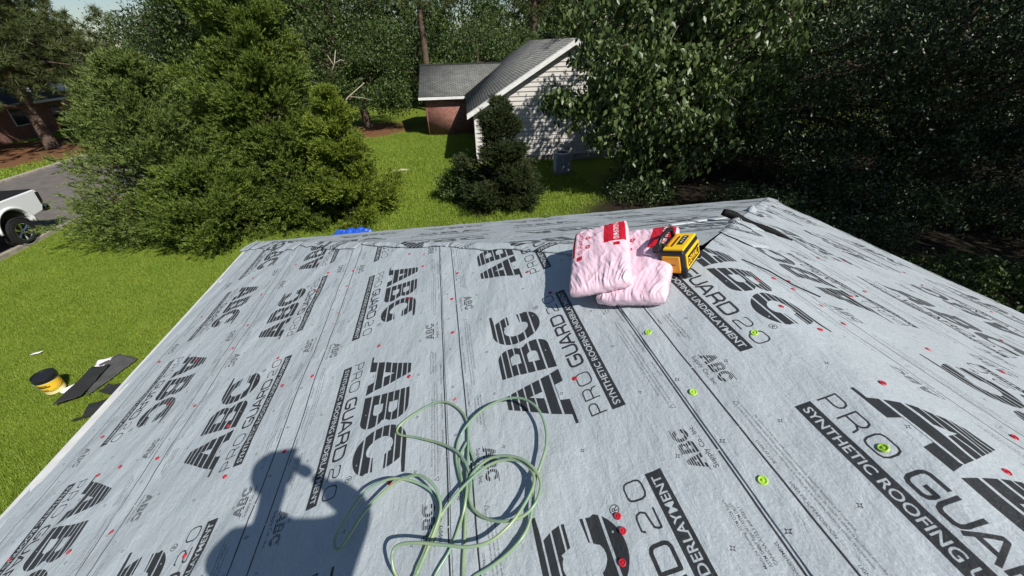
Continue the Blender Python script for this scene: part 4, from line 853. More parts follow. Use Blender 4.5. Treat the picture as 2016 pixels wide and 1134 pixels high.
mb = MB(); mb.add([(-.71, -2.2, 1.94), (.71, -2.2, 1.94), (.71, -1.0, 1.96), (-.71, -1.0, 1.96), (-.6, -2.0, 2.01), (.6, -2.0, 2.01), (.6, -1.1, 2.02), (-.6, -1.1, 2.02)], [(0, 1, 5, 4), (1, 2, 6, 5), (2, 3, 7, 6), (3, 0, 4, 7), (4, 5, 6, 7)]); mb.build('roof', M_PAINTW, TR, bevel=.02)
CR = thing('parked_car', 'dark car parked across the road behind the cedar boughs, beside the dark brick house', 'car', (-31.8, 38.5, GZ), .35)
mb = MB(); mb.prism([(-2.2, .35), (2.2, .35), (2.25, .75), (1.5, .9), (-2.0, .95), (-2.25, .8)], 0, -.88, .88); mb.build('body', M_PAINTD, CR, bevel=.06, seg=3)
mb = MB(); mb.add([(-.85, -1.7, .92), (.85, -1.7, .92), (.85, 1.0, .9), (-.85, 1.0, .9), (-.66, -1.2, 1.45), (.66, -1.2, 1.45), (.66, .3, 1.45), (-.66, .3, 1.45)], [(0, 1, 5, 4), (1, 2, 6, 5), (2, 3, 7, 6), (3, 0, 4, 7), (4, 5, 6, 7)]); mb.build('cabin', M_GLASS, CR, bevel=.03)
for s in (-1, 1):
    for y in (-1.4, 1.4): mb = MB(); mb.lathe([(.0, .1), (.2, .1), (.32, .09), (.34, 0), (.32, -.09)], n=20, rot=Matrix.Rotation(PI/2*s, 3, 'Y')); mb.build('wheel', M_TYRE, CR, loc=(s*.8, y, .34))

# ------------------------------------------------------------------ things on the lawn
BK = thing('bucket', 'yellow labelled plastic bucket with a black lid standing on the lawn', 'bucket', (-9.0, -.42, float(gz(np.array(-9.0), np.array(-.4)))+.045), .5, rot=(.05, -.04, .6))
M_BUCK = mat('bucket_cream_plastic', (.75, .66, .32), .4); M_YEL = mat('yellow_label', (.80, .50, .03), .4)
mb = MB(); mb.lathe([(0, 0), (.135, 0), (.14, .01), (.155, .33), (.0, .33)], n=32); mb.build('pail', M_BUCK, BK, smooth=False)
mb = MB(); mb.lathe([(.1462, .09), (.1545, .27)], n=32); mb.build('label_band', M_YEL, BK)
mb = MB(); mb.lathe([(.157, .30), (.170, .30), (.172, .36), (.166, .385), (.15, .385), (.145, .37), (.0, .37)], n=32); mb.build('lid', M_BLKPL, BK)
mb = MB(); mb.tube([(.17*math.cos(a), .17*math.sin(a)-.02, .30-.17*abs(math.sin(a))) for a in np.linspace(PI, 2*PI, 16)], .004, 5); mb.build('handle', M_STEEL, BK)
for zz, hh, wd_ in ((.22, .022, .9), (.185, .03, 1.2), (.125, .016, .7)):
    for a0 in (-2.2, .8):
        mb = MB()
        for a in np.arange(a0-wd_/2, a0+wd_/2, .12): 
            r = .149+.0275*zz+.002; mb.add([(r*math.cos(a), r*math.sin(a), zz), (r*math.cos(a+.085), r*math.sin(a+.085), zz), (r*math.cos(a+.085)*1.005, r*math.sin(a+.085)*1.005, zz+hh), (r*math.cos(a)*1.005, r*math.sin(a)*1.005, zz+hh)], [(0, 1, 2, 3)])
        tag(mb.build('label_lettering', M_BLKPL, BK), kind='stuff')
M_FELT = mat('dark_felt', (.026, .027, .028), .8, .2, bump=.5, bscale=60, bdist=.004); M_FELT2 = mat('grey_felt', (.085, .088, .085), .85, .2, var=(.06, .062, .06), scale=6, bump=.5, bscale=40, bdist=.004); M_PAPER = mat('white_release_paper', (.78, .74, .77), .5)
def scrap(name, label, cat, quad, M, z=.05, amp=.02, n=14, th=.004, seed=0, curl=0., group=None):
    a, b, c, d = [np.array(q, float) for q in quad]; V = []
    for i in range(n+1):
        for j in range(n+1):
            s, t = i/n, j/n; p = (a*(1-s)+b*s)*(1-t)+(d*(1-s)+c*s)*t; h = z+amp*(vnoise(p[0]*5+seed, p[1]*5)+.6*vnoise(p[0]*13, p[1]*13+seed))*1.6+curl*(max(0, abs(t-.5)*2-.6)**2)
            V.append((p[0], p[1], float(gz(np.array(p[0]), np.array(p[1])))+h))
    idx = np.arange((n+1)**2).reshape(n+1, n+1); Fq = np.stack([idx[:-1, :-1], idx[1:, :-1], idx[1:, 1:], idx[:-1, 1:]], -1).reshape(-1, 4)
    o = link(name, fastmesh(name, V, Fq), None, M, smooth=True); s = o.modifiers.new('solid', 'SOLIDIFY'); s.thickness = th; return tag(o, label, cat, group)
scrap('felt_strip', 'long grey strip of roofing felt lying on the lawn, partly under the dark pointed strip', 'felt strip', [(-8.73, .08), (-8.5, .47), (-8.01, .22), (-8.30, -.74)], M_FELT2, .05, .02, seed=2)
scrap('felt_strip', 'dark strip of roofing felt with a pointed end lying on the lawn beside the bucket', 'felt strip', [(-8.73, .08), (-8.41, .09), (-8.36, -.76), (-8.68, -.92)], M_FELT, .085, .02, seed=5)
scrap('paper_scrap', 'white paper scrap sticking out above the felt strips on the lawn', 'paper', [(-8.72, .06), (-8.80, .33), (-8.55, .42), (-8.58, .06)], M_PAPER, .045, .02, seed=3)
scrap('paper_scrap', 'white paper scrap between the bucket and the dark felt strip', 'paper', [(-8.88, -.52), (-8.86, -.42), (-8.70, -.22), (-8.71, -.60)], M_PAPER, .045, .02, seed=4)
scrap('paper_scrap', 'tiny white paper scrap alone on the lawn beyond the bucket', 'paper', [(-10.35, .80), (-10.33, .87), (-10.16, .90), (-10.2, .83)], M_PAPER, .05, .01, seed=6, n=4)
scrap('felt_strip', 'folded dark felt strip on the lawn, half hidden by the roof edge', 'felt strip', [(-8.12, -.70), (-8.08, -.50), (-7.6, -.58), (-7.66, -.86)], M_FELT, .07, .03, seed=7, curl=.15)
scrap('felt_strip', 'dark felt scrap nearest the roof edge, below the folded strip', 'felt strip', [(-8.0, -1.28), (-8.10, -.98), (-7.7, -.80), (-7.6, -1.12)], M_FELT, .06, .03, seed=8)
scrap('felt_strip', 'thin dark felt sliver on the lawn at the lower end of the felt scraps', 'felt strip', [(-8.12, -1.36), (-8.12, -1.30), (-7.93, -1.22), (-7.91, -1.28)], M_FELT, .05, .01, seed=9, n=4)

# blue tarp
def crumple(name, label, cat, cx, cy, rx, ry, h, M, seed=1, n=36, rz=0.):
    u, v = np.meshgrid(np.linspace(-1, 1, n), np.linspace(-1, 1, n), indexing='ij'); r = np.clip(1-np.hypot(u, v), 0, 1); x = cx+(u*math.cos(rz)*rx-v*math.sin(rz)*ry); y = cy+(u*math.sin(rz)*rx+v*math.cos(rz)*ry)
    x = x+.25*rx*vnoise(u*3+seed, v*3); y = y+.25*ry*vnoise(u*3, v*3+seed)
    z = gz(x, y)+.02+h*np.clip((r**.5)*(.65+.9*np.abs(vnoise(u*3.1+seed, v*3.1))+.8*np.abs(vnoise(u*7+seed, v*7))), 0, 2)
    idx = np.arange(n*n).reshape(n, n); Fq = np.stack([idx[:-1, :-1], idx[1:, :-1], idx[1:, 1:], idx[:-1, 1:]], -1).reshape(-1, 4)
    k = (np.hypot(u, v)[:-1, :-1].ravel() < .97); o = link(name, fastmesh(name, np.stack([x, y, z], -1).reshape(-1, 3), Fq[k]), None, M); return tag(o, label, cat)
crumple('tarp', 'crumpled blue tarp on the grass just beyond the far eave', 'tarp', -4.75, 5.35, .75, .45, .42, mat('blue_tarp', (.015, .08, .45), .4, .5), 3)
crumple('cardboard_scrap', 'torn tan cardboard scrap lying on the grass beyond the cedar', 'cardboard', -3.75, 13.3, .42, .24, .07, mat('cardboard', (.52, .42, .30), .8, var=(.6, .55, .47), scale=9), 8, n=16)
# wire cage deep in the shade on the right
WC = thing('wire_cage', 'small pale wire cage standing on the ground in the shade, left of the right edge', 'cage', (17.8, 6.0, GZ), .1)
M_WIRE = mat('galvanised_wire', (.5, .5, .45), .5, metal=.3)
for i in range(7): mb = MB(); mb.tube([(-.5+i/6, -.35, .0), (-.5+i/6, -.35, .8)], .012 if i % 3 == 0 else .006, 5); mb.build('wire', M_WIRE, WC)
for zz in (.03, .4, .8): mb = MB(); mb.tube([(-.5, -.35, zz), (.5, -.35, zz), (.5, .35, zz), (-.5, .35, zz), (-.5, -.35, zz)], .012, 5); mb.build('rail', M_WIRE, WC)

# ------------------------------------------------------------------ things on the roof
def LP(u, y, off=0.):
    return Vector((-Hh+u*CT, y, u*ST))+Vector((-ST, 0, CT))*off
def bag_mat():
    Rr_ = Raster(1, 1, 512, 1); Rr_.wrap = False; Rw = Raster(1, 1, 512, 1); Rw.wrap = False; Rg = Raster(1, 1, 512, 1); Rg.wrap = False
    VV = lambda p: (1-p[1], p[0])
    Rr_.poly([[(.60, .62), (1, .62), (1, 1), (.60, 1)]]); Rr_.poly([[(.78, .54), (.90, .54), (.90, .59), (.78, .59)]])
    Rw.text('DURATION', .65, .12, .10, .32, .012, VV); Rr_.poly([[(0, .50), (.05, .50), (.05, .98), (0, .98)]])
    VT = lambda p: (p[0], p[1])
    Rr_.text('DURATION', .52, .80, .085, .40, .014, VV); Rr_.poly([[(.09, .42), (.20, .42), (.20, .49), (.09, .49)]])
    for cy in (.62, .78): Rr_.poly([arc(.30, cy, .05, .03, 0, 360, 20), arc(.30, cy, .02, .012, 0, 360, 12)])
    for i in range(6):
        Rg.text('premium shingles with granule surface', .62, .35+.018*i, .009, .30, 0, VV); Rg.text('lay with care and store flat and dry', .60, .50+.018*i, .009, .26, 0, VV)
        Rg.text('see wrapper for instructions', .42, .42+.016*i, .008, .16, 0, VV)
    r, w_, g = Rr_.get(), Rw.get(), Rg.get(); im = to_image('bag_print', np.stack([r, w_, g], -1))
    M = bpy.data.materials.new('pink_wrapper'); M.use_nodes = True; t = M.node_tree; N = t.nodes; L = t.links; b = N['Principled BSDF']; uv = N.new('ShaderNodeUVMap'); ti = N.new('ShaderNodeTexImage'); ti.image = im; ti.extension = 'CLIP'; L.new(uv.outputs[0], ti.inputs[0]); sp = N.new('ShaderNodeSeparateColor'); L.new(ti.outputs[0], sp.inputs[0])
    c = (.77, .55, .635, 1); prev = None
    for out, col in ((2, (.30, .16, .2, 1)), (0, (.52, .008, .02, 1)), (1, (.85, .75, .78, 1))):
        mx = N.new('ShaderNodeMix'); mx.data_type = 'RGBA'; L.new(sp.outputs[out], mx.inputs[0])
        if prev is None: mx.inputs[6].default_value = c
        else: L.new(prev, mx.inputs[6])
        mx.inputs[7].default_value = col; prev = mx.outputs[2]
    L.new(prev, b.inputs['Base Color']); b.inputs['Roughness'].default_value = .22; b.inputs['Specular IOR Level'].default_value = .6
    mp = N.new('ShaderNodeMapping'); mp.inputs['Scale'].default_value = (4.5, 1.8, 1); mp.inputs['Rotation'].default_value = (0, 0, .25); L.new(uv.outputs[0], mp.inputs[0]); n = N.new('ShaderNodeTexNoise'); n.inputs['Scale'].default_value = 2.2; n.inputs['Detail'].default_value = 5; n.inputs['Distortion'].default_value = .8; L.new(mp.outputs[0], n.inputs[0])
    bp = N.new('ShaderNodeBump'); bp.inputs['Strength'].default_value = .35; bp.inputs['Distance'].default_value = .012; L.new(n.outputs[0], bp.inputs['Height']); L.new(bp.outputs[0], b.inputs['Normal']); return M
M_BAG = bag_mat()
def bag(label, W, Ln, H, M4, seed, lump=.01):
    """wrapped bundle in its own axes: x width, y length, z up; rounded, wrinkled"""
    nx, ny, nz = 70, 90, 10; V = []; key = {}; Fs = []; UV = []
    def pt(a, b, c):   # cube surface -> superellipsoid-ish
        x, y, z = a, b, c; k = (abs(x)**9+abs(y)**12+abs(z)**3.2)**(-1/9.) if False else 1.
        ex = 1-.06*abs(z)**3-.03*abs(y)**6; ey = 1-.05*abs(z)**3-.04*abs(x)**6; X_ = W/2*x*ex; Y_ = Ln/2*y*ey
        edge = max(abs(x)**14, abs(y)**24); Z_ = H/2*z*(1-.22*edge)+(lump*(1-x*x)*(1-y*y) if z > 0 else 0)
        if z > -.9: 
            Z_ += .007*float(vnoise(X_*26+seed*7, Y_*9+seed))+.006*float(vnoise(X_*60+Y_*26+seed, Y_*14))+.010*float(vnoise(X_*9+seed*3, Y_*5))
            nearw = min(max((-y+.1)/1.1, 0), 1); fan = x*W*.5/(.16+.5*(y+1)*Ln*.5); rd = lambda q: (1-abs(q)*4)**3 if abs(q) < .25 else 0.
            Z_ += nearw*(.007*rd(float(vnoise(fan*9+seed*5, Y_*3)))+.005*rd(float(vnoise(fan*17+seed, Y_*5+9)))) + .004*rd(float(vnoise(X_*14+Y_*9+seed, Y_*7-X_*5)))
            f = 1+.03*float(vnoise(Z_*40+seed, (X_+Y_)*22)); X_ *= f; Y_ *= 1+.012*float(vnoise(X_*40, Z_*40+seed))
        return (X_, Y_, Z_+H/2)
    def grid(n1, n2, f, top=False):
        base = len(V)
        for i in range(n1+1):
            for j in range(n2+1): V.append(pt(*f(-1+2*i/n1, -1+2*j/n2)))
        for i in range(n1):
            for j in range(n2):
                q = [(i, j), (i+1, j), (i+1, j+1), (i, j+1)]; Fs.append([base+a*(n2+1)+b for a, b in q])
                for a, b in q: UV.append((a/n1, b/n2) if top else (2., 2.+b/n2))
    grid(nx, ny, lambda a, b: (a, b, 1), True); grid(ny, nx, lambda a, b: (b, a, -1)); grid(nx, nz, lambda a, b: (a, -1, b)); grid(nz, nx, lambda a, b: (b, 1, a)); grid(nz, ny, lambda a, b: (-1, b, a)); grid(ny, nz, lambda a, b: (1, a, b))
    me = fastmesh('wrapped_bundle', V, np.array(Fs), np.array(UV))
    import bmesh
    bm = bmesh.new(); bm.from_mesh(me); bmesh.ops.remove_doubles(bm, verts=bm.verts, dist=.0004); bm.to_mesh(me); bm.free()
    o = link('wrapped_bundle', me, None, M_BAG, smooth=True); o.matrix_world = M4; return tag(o, label, 'bundle')
def frame(o, xd, yd):
    x = Vector(xd).normalized(); y = Vector(yd); z = x.cross(y).normalized(); y = z.cross(x); m_ = Matrix((x, y, z)).transposed().to_4x4(); m_.translation = o; return m_
p0 = LP(4.458, -5.115, .02); p1 = LP(4.775, -5.335, .02); xd = p1-p0; yd = LP(4.458+.47, -5.115+.47, .02)-p0
c = (p0+p1)/2+yd.normalized()*.36
bag('pink wrapped shingle bundle lying flat on the roof, under the other one', .40, .74, .095, frame(c, xd, yd), 1)
q0 = LP(4.345, -5.075, .09); q1 = LP(4.68, -5.215, .115); xd = q1-q0; yd = LP(4.345+.27, -5.075+.46, .14)-q0
c = (q0+q1)/2+yd.normalized()*.30
bag('pink plastic wrapped shingle bundle lying askew on top of the other one', .37, .62, .085, frame(c, xd, yd), 2, .014)

# yellow and black jobsite radio
r0 = LP(4.965, -5.115, .005); r1 = LP(5.065, -5.215, .01); n_ = Vector((-.12, 0, 1)).normalized(); xd = (r1-r0).normalized(); fw = n_.cross(xd).normalized()
Mr = frame(r0+xd*.075+fw*.12+n_*.015, xd, fw)
RD = thing('jobsite_radio', 'yellow and black jobsite radio with a carrying handle beside the pink bundles', 'radio'); RD.matrix_world = Mr @ Matrix.Translation((-.035, 0, 0)) @ Matrix.Rotation(-.03, 4, 'Z') @ Matrix.Scale(.90, 4)
M_RY = mat('radio_yellow', (.85, .52, .01), .35); M_RO = mat('radio_orange', (.75, .33, .01), .4)
W2, D2, H2 = .085, .14, .175
mb = MB(); mb.box((0, 0, H2/2), (W2*2, D2*2, H2)); mb.build('housing', M_BLKPL, RD, bevel=.022, seg=3)
mb = MB(); mb.box((0, -D2-.002, H2*.48), (W2*1.35, .014, H2*.68)); mb.build('front_panel', M_RO, RD, bevel=.006, seg=2)
mb = MB(); mb.box((.012, 0, H2+.004), (W2*1.55, D2*1.75, .018)); mb.build('top_panel', M_RY, RD, bevel=.006, seg=2)
mb = MB(); mb.box((-.03, -.0, H2+.016), (.018, D2*1.25, .008)); mb.build('slot', M_RO, RD, bevel=.002)
mb = MB(); mb.box((-.008, -.01, H2+.0155), (.008, D2*1.1, .006)); mb.build('slot', M_BLKPL, RD)
mb = MB(); mb.box((.034, .01, H2+.0155), (.032, D2*.95, .006)); mb.build('display', M_BLKPL, RD, bevel=.001)
for k in range(4): mb = MB(); mb.box((.034, -.03+.027*k, H2+.0195), (.011, .008, .003)); mb.build('button', M_WHITE, RD)
mb = MB(); mb.box((W2+.002, 0, H2*.52), (.014, D2*1.7, H2*.62)); mb.build('side_panel', M_RY, RD, bevel=.005)
mb = MB(); mb.box((W2+.0075, 0, H2*.52), (.006, D2*1.5, H2*.44)); mb.build('nameplate', M_BLKPL, RD, bevel=.002)
tt, wd_ = glyphs('DEWALT', .02); mb = MB(); k = .21/wd_
for t in tt: mb.add([(W2+.0122, -.105+p[0]*k, H2*.52-.022+p[1]*.066) for p in t], [(0, 1, 2)])
mb.build('lettering', M_RY, RD)
tt, wd_ = glyphs('20V MAX', .02); mb = MB(); k = .055/wd_
for t in tt: mb.add([(-.027+p[0]*k, -D2-.0105, H2*.46+p[1]*.016) for p in t], [(0, 1, 2)])
mb.build('lettering', M_BLKPL, RD)
mb = MB(); hp = [(-W2*.86, -D2*.82, H2-.02), (-W2*.92, -D2*.82, H2+.045), (-W2*.9, -D2*.4, H2+.07), (-W2*.9, D2*.45, H2+.07), (-W2*.92, D2*.85, H2+.045), (-W2*.86, D2*.85, H2-.02)]; mb.tube(hp, .015, 8); mb.build('handle', M_BLKPL, RD, smooth=True)
mb = MB(); mb.box((-W2-.02, -.02, H2*.55), (.045, D2*.9, H2*.6)); mb.build('battery', M_RY, RD, bevel=.01); mb = MB(); mb.box((-W2-.03, -.05, H2*.9), (.05, .09, .04)); mb.build('battery_latch', M_BLKPL, RD, bevel=.008)
for sx in (-1, 1):
    for sy in (-1, 1): mb = MB(); mb.box((sx*W2*.9, sy*D2*.93, .02), (.035, .035, .07)); mb.build('corner_guard', M_BLACK, RD, bevel=.01)

# green air hose
HOSE = [(-1.819, -6.235, 1.118), (-1.754, -6.117, 1.151), (-1.715, -6.032, 1.184), (-1.729, -5.954, 1.209), (-1.776, -5.892, 1.213), (-1.832, -5.855, 1.194), (-1.914, -5.845, 1.155), (-1.993, -5.873, 1.117), (-2.068, -5.924, 1.082), (-2.127, -5.999, 1.051), (-2.165, -6.031, 1.028), (-2.188, -6.016, 1.03), (-2.183, -5.974, 1.041), (-2.129, -5.904, 1.08), (-2.058, -5.835, 1.115), (-1.963, -5.823, 1.148), (-1.882, -5.846, 1.166), (-1.798, -5.89, 1.166), (-1.743, -5.941, 1.155), (-1.722, -6.005, 1.152), (-1.734, -6.086, 1.148), (-1.783, -6.167, 1.131), (-1.83, -6.239, 1.109), (-1.849, -6.271, 1.1), (-1.897, -6.219, 1.131), (-1.908, -6.181, 1.157), (-1.904, -6.151, 1.169), (-1.874, -6.144, 1.189), (-1.798, -6.165, 1.216), (-1.692, -6.206, 1.242), (-1.604, -6.238, 1.263), (-1.521, -6.241, 1.282), (-1.438, -6.202, 1.301), (-1.366, -6.137, 1.316), (-1.324, -6.083, 1.33), (-1.317, -6.033, 1.333), (-1.347, -5.968, 1.322), (-1.414, -5.927, 1.299), (-1.489, -5.92, 1.273), (-1.568, -5.948, 1.245), (-1.647, -5.992, 1.208), (-1.709, -6.043, 1.176), (-1.754, -6.097, 1.151), (-1.79, -6.164, 1.128), (-1.824, -6.24, 1.109), (-1.782, -6.334, 1.121), (-1.743, -6.258, 1.14), (-1.681, -6.187, 1.161), (-1.63, -6.09, 1.184), (-1.6, -6.003, 1.224), (-1.587, -5.865, 1.209), (-1.573, -5.725, 1.204), (-1.57, -5.608, 1.205), (-1.607, -5.505, 1.192), (-1.679, -5.418, 1.167), (-1.756, -5.393, 1.14), (-1.853, -5.412, 1.106), (-1.925, -5.443, 1.076), (-1.954, -5.477, 1.061), (-1.934, -5.521, 1.073), (-1.828, -5.59, 1.115), (-1.72, -5.676, 1.163), (-1.637, -5.765, 1.201), (-1.597, -5.842, 1.215), (-1.577, -5.943, 1.222), (-1.588, -6.032, 1.218), (-1.565, -6.094, 1.227), (-1.511, -6.151, 1.255), (-1.448, -6.183, 1.287), (-1.382, -6.185, 1.31), (-1.328, -6.152, 1.329), (-1.297, -6.094, 1.339), (-1.304, -6.038, 1.347), (-1.347, -5.97, 1.342), (-1.413, -5.921, 1.319), (-1.486, -5.898, 1.284), (-1.559, -5.923, 1.249), (-1.609, -5.956, 1.201), (-1.629, -5.872, 1.179), (-1.636, -5.78, 1.177), (-1.618, -5.695, 1.188), (-1.569, -5.641, 1.225), (-1.477, -5.601, 1.277), (-1.371, -5.601, 1.324), (-1.284, -5.643, 1.354), (-1.231, -5.73, 1.373), (-1.216, -5.828, 1.368), (-1.231, -5.922, 1.362), (-1.268, -5.992, 1.34), (-1.317, -6.066, 1.313), (-1.34, -6.143, 1.305), (-1.371, -6.211, 1.284), (-1.423, -6.26, 1.266), (-1.512, -6.295, 1.225), (-1.59, -6.31, 1.198), (-1.636, -6.317, 1.174), (-1.621, -6.158, 1.182), (-1.609, -6.032, 1.201), (-1.618, -5.92, 1.198), (-1.624, -5.807, 1.186), (-1.578, -5.727, 1.194)]
def catmull(P, k=6):
    P = [Vector(p) for p in P]; out = []
    for i in range(len(P)-1):
        p0, p1, p2, p3 = P[max(i-1, 0)], P[i], P[i+1], P[min(i+2, len(P)-1)]
        for j in range(k):
            t = j/k; out.append(.5*((2*p1)+(p2-p0)*t+(2*p0-5*p1+4*p2-p3)*t*t+(3*p1-p0-3*p2+p3)*t**3))
    return out+[P[-1]]
M_HOSE = mat('green_air_hose', (.17, .275, .20), .33, .5, var=(.24, .32, .17), scale=7)
mb = MB(); hp = catmull(HOSE)
floor = lambda p: -SL*abs(p.x)+Hh*SL
hp = [Vector((p.x, p.y, max(p.z, (p.x+Hh)*SL+.024))) for p in hp]
hp = hp+catmull([hp[-1], Vector((-1.45, -6.3, hp[-1].z)), Vector((-1.3, -6.9, (Hh-1.3)*SL+.022)), Vector((-1.0, -7.6, (Hh-1.0)*SL+.022)), Vector((-1.1, -9, (Hh-1.1)*SL+.022))])
mb.tube(hp, .0064, 8); tag(mb.build('air_hose', M_HOSE, smooth=True), 'pale green air hose lying in loose loops on the grey underlayment', 'hose')
# a leafy sprig blown onto the far eave
c0 = PF(.17, .34, .03); Pl = np.array([tuple(c0+Vector((random.gauss(0, .10), random.gauss(0, .05), random.random()*.03))) for _ in range(26)])
Vv, Fv = leaves(Pl, .06, 0, .5); tag(link('leaf_sprig', fastmesh('leaf_sprig', Vv, Fv), None, M_LEAF_YEL), 'small green leaf sprig lying on the far eave', 'sprig')

# ------------------------------------------------------------------ the person who holds the phone (behind the camera, casts the shadow)
PS = thing('person', 'person standing on the roof holding up a phone, seen only by their shadow', 'person', (-1.55, -7.45, (Hh-1.55)*SL+.02))
OX = PS.location.copy()
def skin(name, joints, edges, radii, M, parent, root=0, sub=2):
    me = bpy.data.meshes.new(name); me.from_pydata([tuple(Vector(j)-OX) for j in joints], edges, []); o = link(name, me, parent, M); o.modifiers.new('skin', 'SKIN'); s = o.modifiers.new('sub', 'SUBSURF'); s.levels = sub; s.render_levels = sub
    for i, (v, r) in enumerate(zip(me.skin_vertices[0].data, radii)): v.radius = r if hasattr(r, '__len__') else (r, r); v.use_root = i == root
    return o
zf = OX.z; rz_ = lambda x: (Hh+x)*SL+.02
J = dict(pelvis=(-1.58, -7.46, zf+.98), waist=(-1.58, -7.46, zf+1.12), chest=(-1.57, -7.40, zf+1.45), neck=(-1.57, -7.34, 2.85), head=(-1.52, -7.25, 2.975), crown=(-1.52, -7.24, 3.08),
         ls=(-1.73, -7.38, 2.74), le=(-1.90, -7.30, 2.54), lw=(-1.74, -7.16, 2.34), rs=(-1.31, -7.38, 2.70), re=(-1.22, -7.22, 2.68), rw=(-1.42, -7.105, 2.82),
         lh=(-1.69, -7.47, zf+.93), lk=(-1.73, -7.40, zf+.50), la=(-1.76, -7.48, rz_(-1.76)+.08), lt=(-1.78, -7.28, rz_(-1.78)+.03), rh=(-1.46, -7.47, zf+.93), rk=(-1.38, -7.36, zf+.54), ra=(-1.32, -7.50, rz_(-1.32)+.08), rt=(-1.30, -7.30, rz_(-1.30)+.03))
M_SKIN = mat('skin', (.45, .26, .18), .5); M_SHIRT = mat('dark_shirt', (.05, .06, .09), .8); M_JEANS = mat('jeans', (.05, .07, .12), .8); M_BOOT = mat('boots', (.08, .05, .03), .7)
def chain(names): return [J[k] for k in names]
nm = ['pelvis', 'waist', 'chest', 'neck', 'head', 'crown', 'ls', 'le', 'lw', 'rs', 're', 'rw', 'lh', 'lk', 'la', 'lt', 'rh', 'rk', 'ra', 'rt']; ix = {k: i for i, k in enumerate(nm)}
E_ = [('pelvis', 'waist'), ('waist', 'chest'), ('chest', 'neck'), ('neck', 'head'), ('head', 'crown'), ('chest', 'ls'), ('ls', 'le'), ('le', 'lw'), ('chest', 'rs'), ('rs', 're'), ('re', 'rw'), ('pelvis', 'lh'), ('lh', 'lk'), ('lk', 'la'), ('la', 'lt'), ('pelvis', 'rh'), ('rh', 'rk'), ('rk', 'ra'), ('ra', 'rt')]
rad = dict(pelvis=(.15, .11), waist=(.14, .10), chest=(.15, .11), neck=.055, head=.075, crown=.06, ls=.06, le=.042, lw=.028, rs=.06, re=.042, rw=.028, lh=.085, lk=.055, la=.04, lt=.035, rh=.085, rk=.055, ra=.04, rt=.035)
skin('body', chain(nm), [(ix[a], ix[b]) for a, b in E_], [rad[k] for k in nm], M_SKIN, PS)
J['rf'] = tuple(Vector(J['re']).lerp(Vector(J['rw']), .7)); E_.append(('re', 'rf')); n2 = ['pelvis', 'waist', 'chest', 'ls', 'le', 'rs', 're', 'rf']; i2 = {k: i for i, k in enumerate(n2)}
skin('shirt', chain(n2), [(i2[a], i2[b]) for a, b in E_ if a in i2 and b in i2], [(.20, .15), (.20, .14), (.22, .15), (.10), .07, .11, .085, .06], M_SHIRT, PS)
n3 = ['pelvis', 'lh', 'lk', 'la', 'rh', 'rk', 'ra']; i3 = {k: i for i, k in enumerate(n3)}
skin('trousers', chain(n3), [(i3[a], i3[b]) for a, b in E_ if a in i3 and b in i3], [(.165, .12), .10, .07, .06, .10, .07, .06], M_JEANS, PS)
for a, b in (('la', 'lt'), ('ra', 'rt')): skin('boot', chain([a, b]), [(0, 1)], [.058, .045], M_BOOT, PS)
hc = Vector(J['head'])-OX+Vector((0, .01, .045))
mb = MB(); mb.lathe([(.112, 0), (.112, .05), (.095, .10), (.05, .12), (0, .125)], c=hc, n=20); mb.box(hc+Vector((0, .12, .0)), (.16, .11, .012)); mb.build('cap', M_SHIRT, PS, smooth=True)
# fingers and thumb of the right hand round the phone
cc = CAMP-F*.030; ph = MB(); rotm = Matrix((R2, U2, -F)).transposed()
ph.box(cc+R2*.0-Vector((0, 0, 0)), (.155, .075, .009), rotm); PH = tag(ph.build('phone', M_BLKPL, bevel=.003), 'black phone held level in the right hand of the person', 'phone')
wv = Vector(J['rw']); hv = cc+R2*.075-F*.03
for k in range(4): 
    b_ = hv+U2*(.03-.02*k)-F*.012; skin('finger', [wv.lerp(hv, .55), b_, b_+F*.012+R2*.004, b_+F*.018-R2*.022], [(0, 1), (1, 2), (2, 3)], [.014, .0095, .009, .0075], M_SKIN, PS, sub=1)
skin('thumb', [wv.lerp(hv, .4), hv-F*.02-R2*.02-U2*.01, hv-F*.012-R2*.045], [(0, 1), (1, 2)], [.014, .011, .009], M_SKIN, PS, sub=1)
skin('palm', [wv, wv.lerp(hv, .5), hv-F*.01], [(0, 1), (1, 2)], [.028, .036, .03], M_SKIN, PS, sub=1)
lw = Vector(J['lw'])
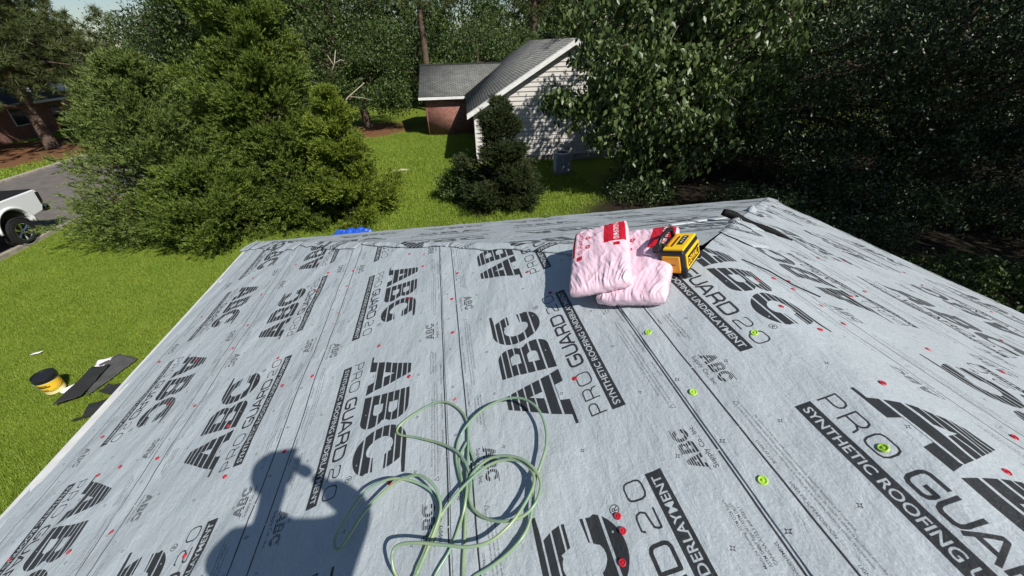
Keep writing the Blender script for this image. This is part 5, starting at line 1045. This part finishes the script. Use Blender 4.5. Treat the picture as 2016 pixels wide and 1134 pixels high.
for k in range(4): s = lw+Vector((.012*k-.018, .05, -.03)); skin('finger', [lw+Vector((.006*k-.01, .02, -.01)), s, s+Vector((0, .02, -.028)), s+Vector((0, .01, -.05+.004*abs(k-1)))], [(0, 1), (1, 2), (2, 3)], [.013, .0095, .0085, .007], M_SKIN, PS, sub=1)
skin('thumb', [lw, lw+Vector((.03, .03, -.01)), lw+Vector((.035, .055, -.03))], [(0, 1), (1, 2)], [.015, .011, .009], M_SKIN, PS, sub=1)
# a broken dead limb in the tree left of the brick wing, and a storm-broken bare tree behind the tallest cedar
M_DEAD = mat('dead_wood', (.55, .48, .40), .8, var=(.38, .30, .24), scale=9)
def dead(name, label, segs, base=None):
    T = thing(name, label, 'branch' if base is None else 'tree', base or segs[0][0][0]); o_ = Vector(T.location)
    for pts, r0 in segs:
        mb = MB(); n = len(pts); mb.tube([Vector(p)-o_ for p in pts], [r0*(1-.75*i/(n-1)) for i in range(n)], 6); mb.build('branch', M_DEAD, T, smooth=True)
dead('dead_branch', 'bare pale dead branch lodged upright in the dark green tree', [([(-8.15, 23.3, 1.4), (-7.75, 23.2, 2.0), (-7.5, 23.2, 2.75)], .05), ([(-7.75, 23.2, 2.0), (-7.35, 23.2, 2.2), (-7.1, 23.2, 2.15)], .035), ([(-7.8, 23.2, 1.9), (-8.05, 23.2, 2.5)], .03)])
dead('dead_branch', 'broken pale limb leaning above the small rounded cedar', [([(-7.9, 23.0, -.6), (-7.3, 22.8, .1), (-6.7, 22.8, .5), (-6.1, 22.8, .9)], .06), ([(-7.2, 22.8, .15), (-6.4, 22.8, .05), (-5.9, 22.8, -.1)], .025)])
g0 = float(gz(np.array(-10.4), np.array(18.)))
dead('bare_tree', 'storm broken bare tree behind the top of the tallest cedar', [([(-10.4, 18, g0-.1), (-10.2, 18, .5), (-10.05, 18, 3.1)], .14), ([(-10.1, 18, 2.2), (-10.35, 18, 3.3), (-10.75, 18, 4.6)], .045), ([(-10.08, 18, 2.6), (-9.8, 18, 3.4), (-9.75, 18, 4.3)], .04), ([(-10.1, 18, 2.9), (-10.2, 18, 3.9), (-10.15, 18, 4.8)], .035)], base=(-10.4, 18, g0))
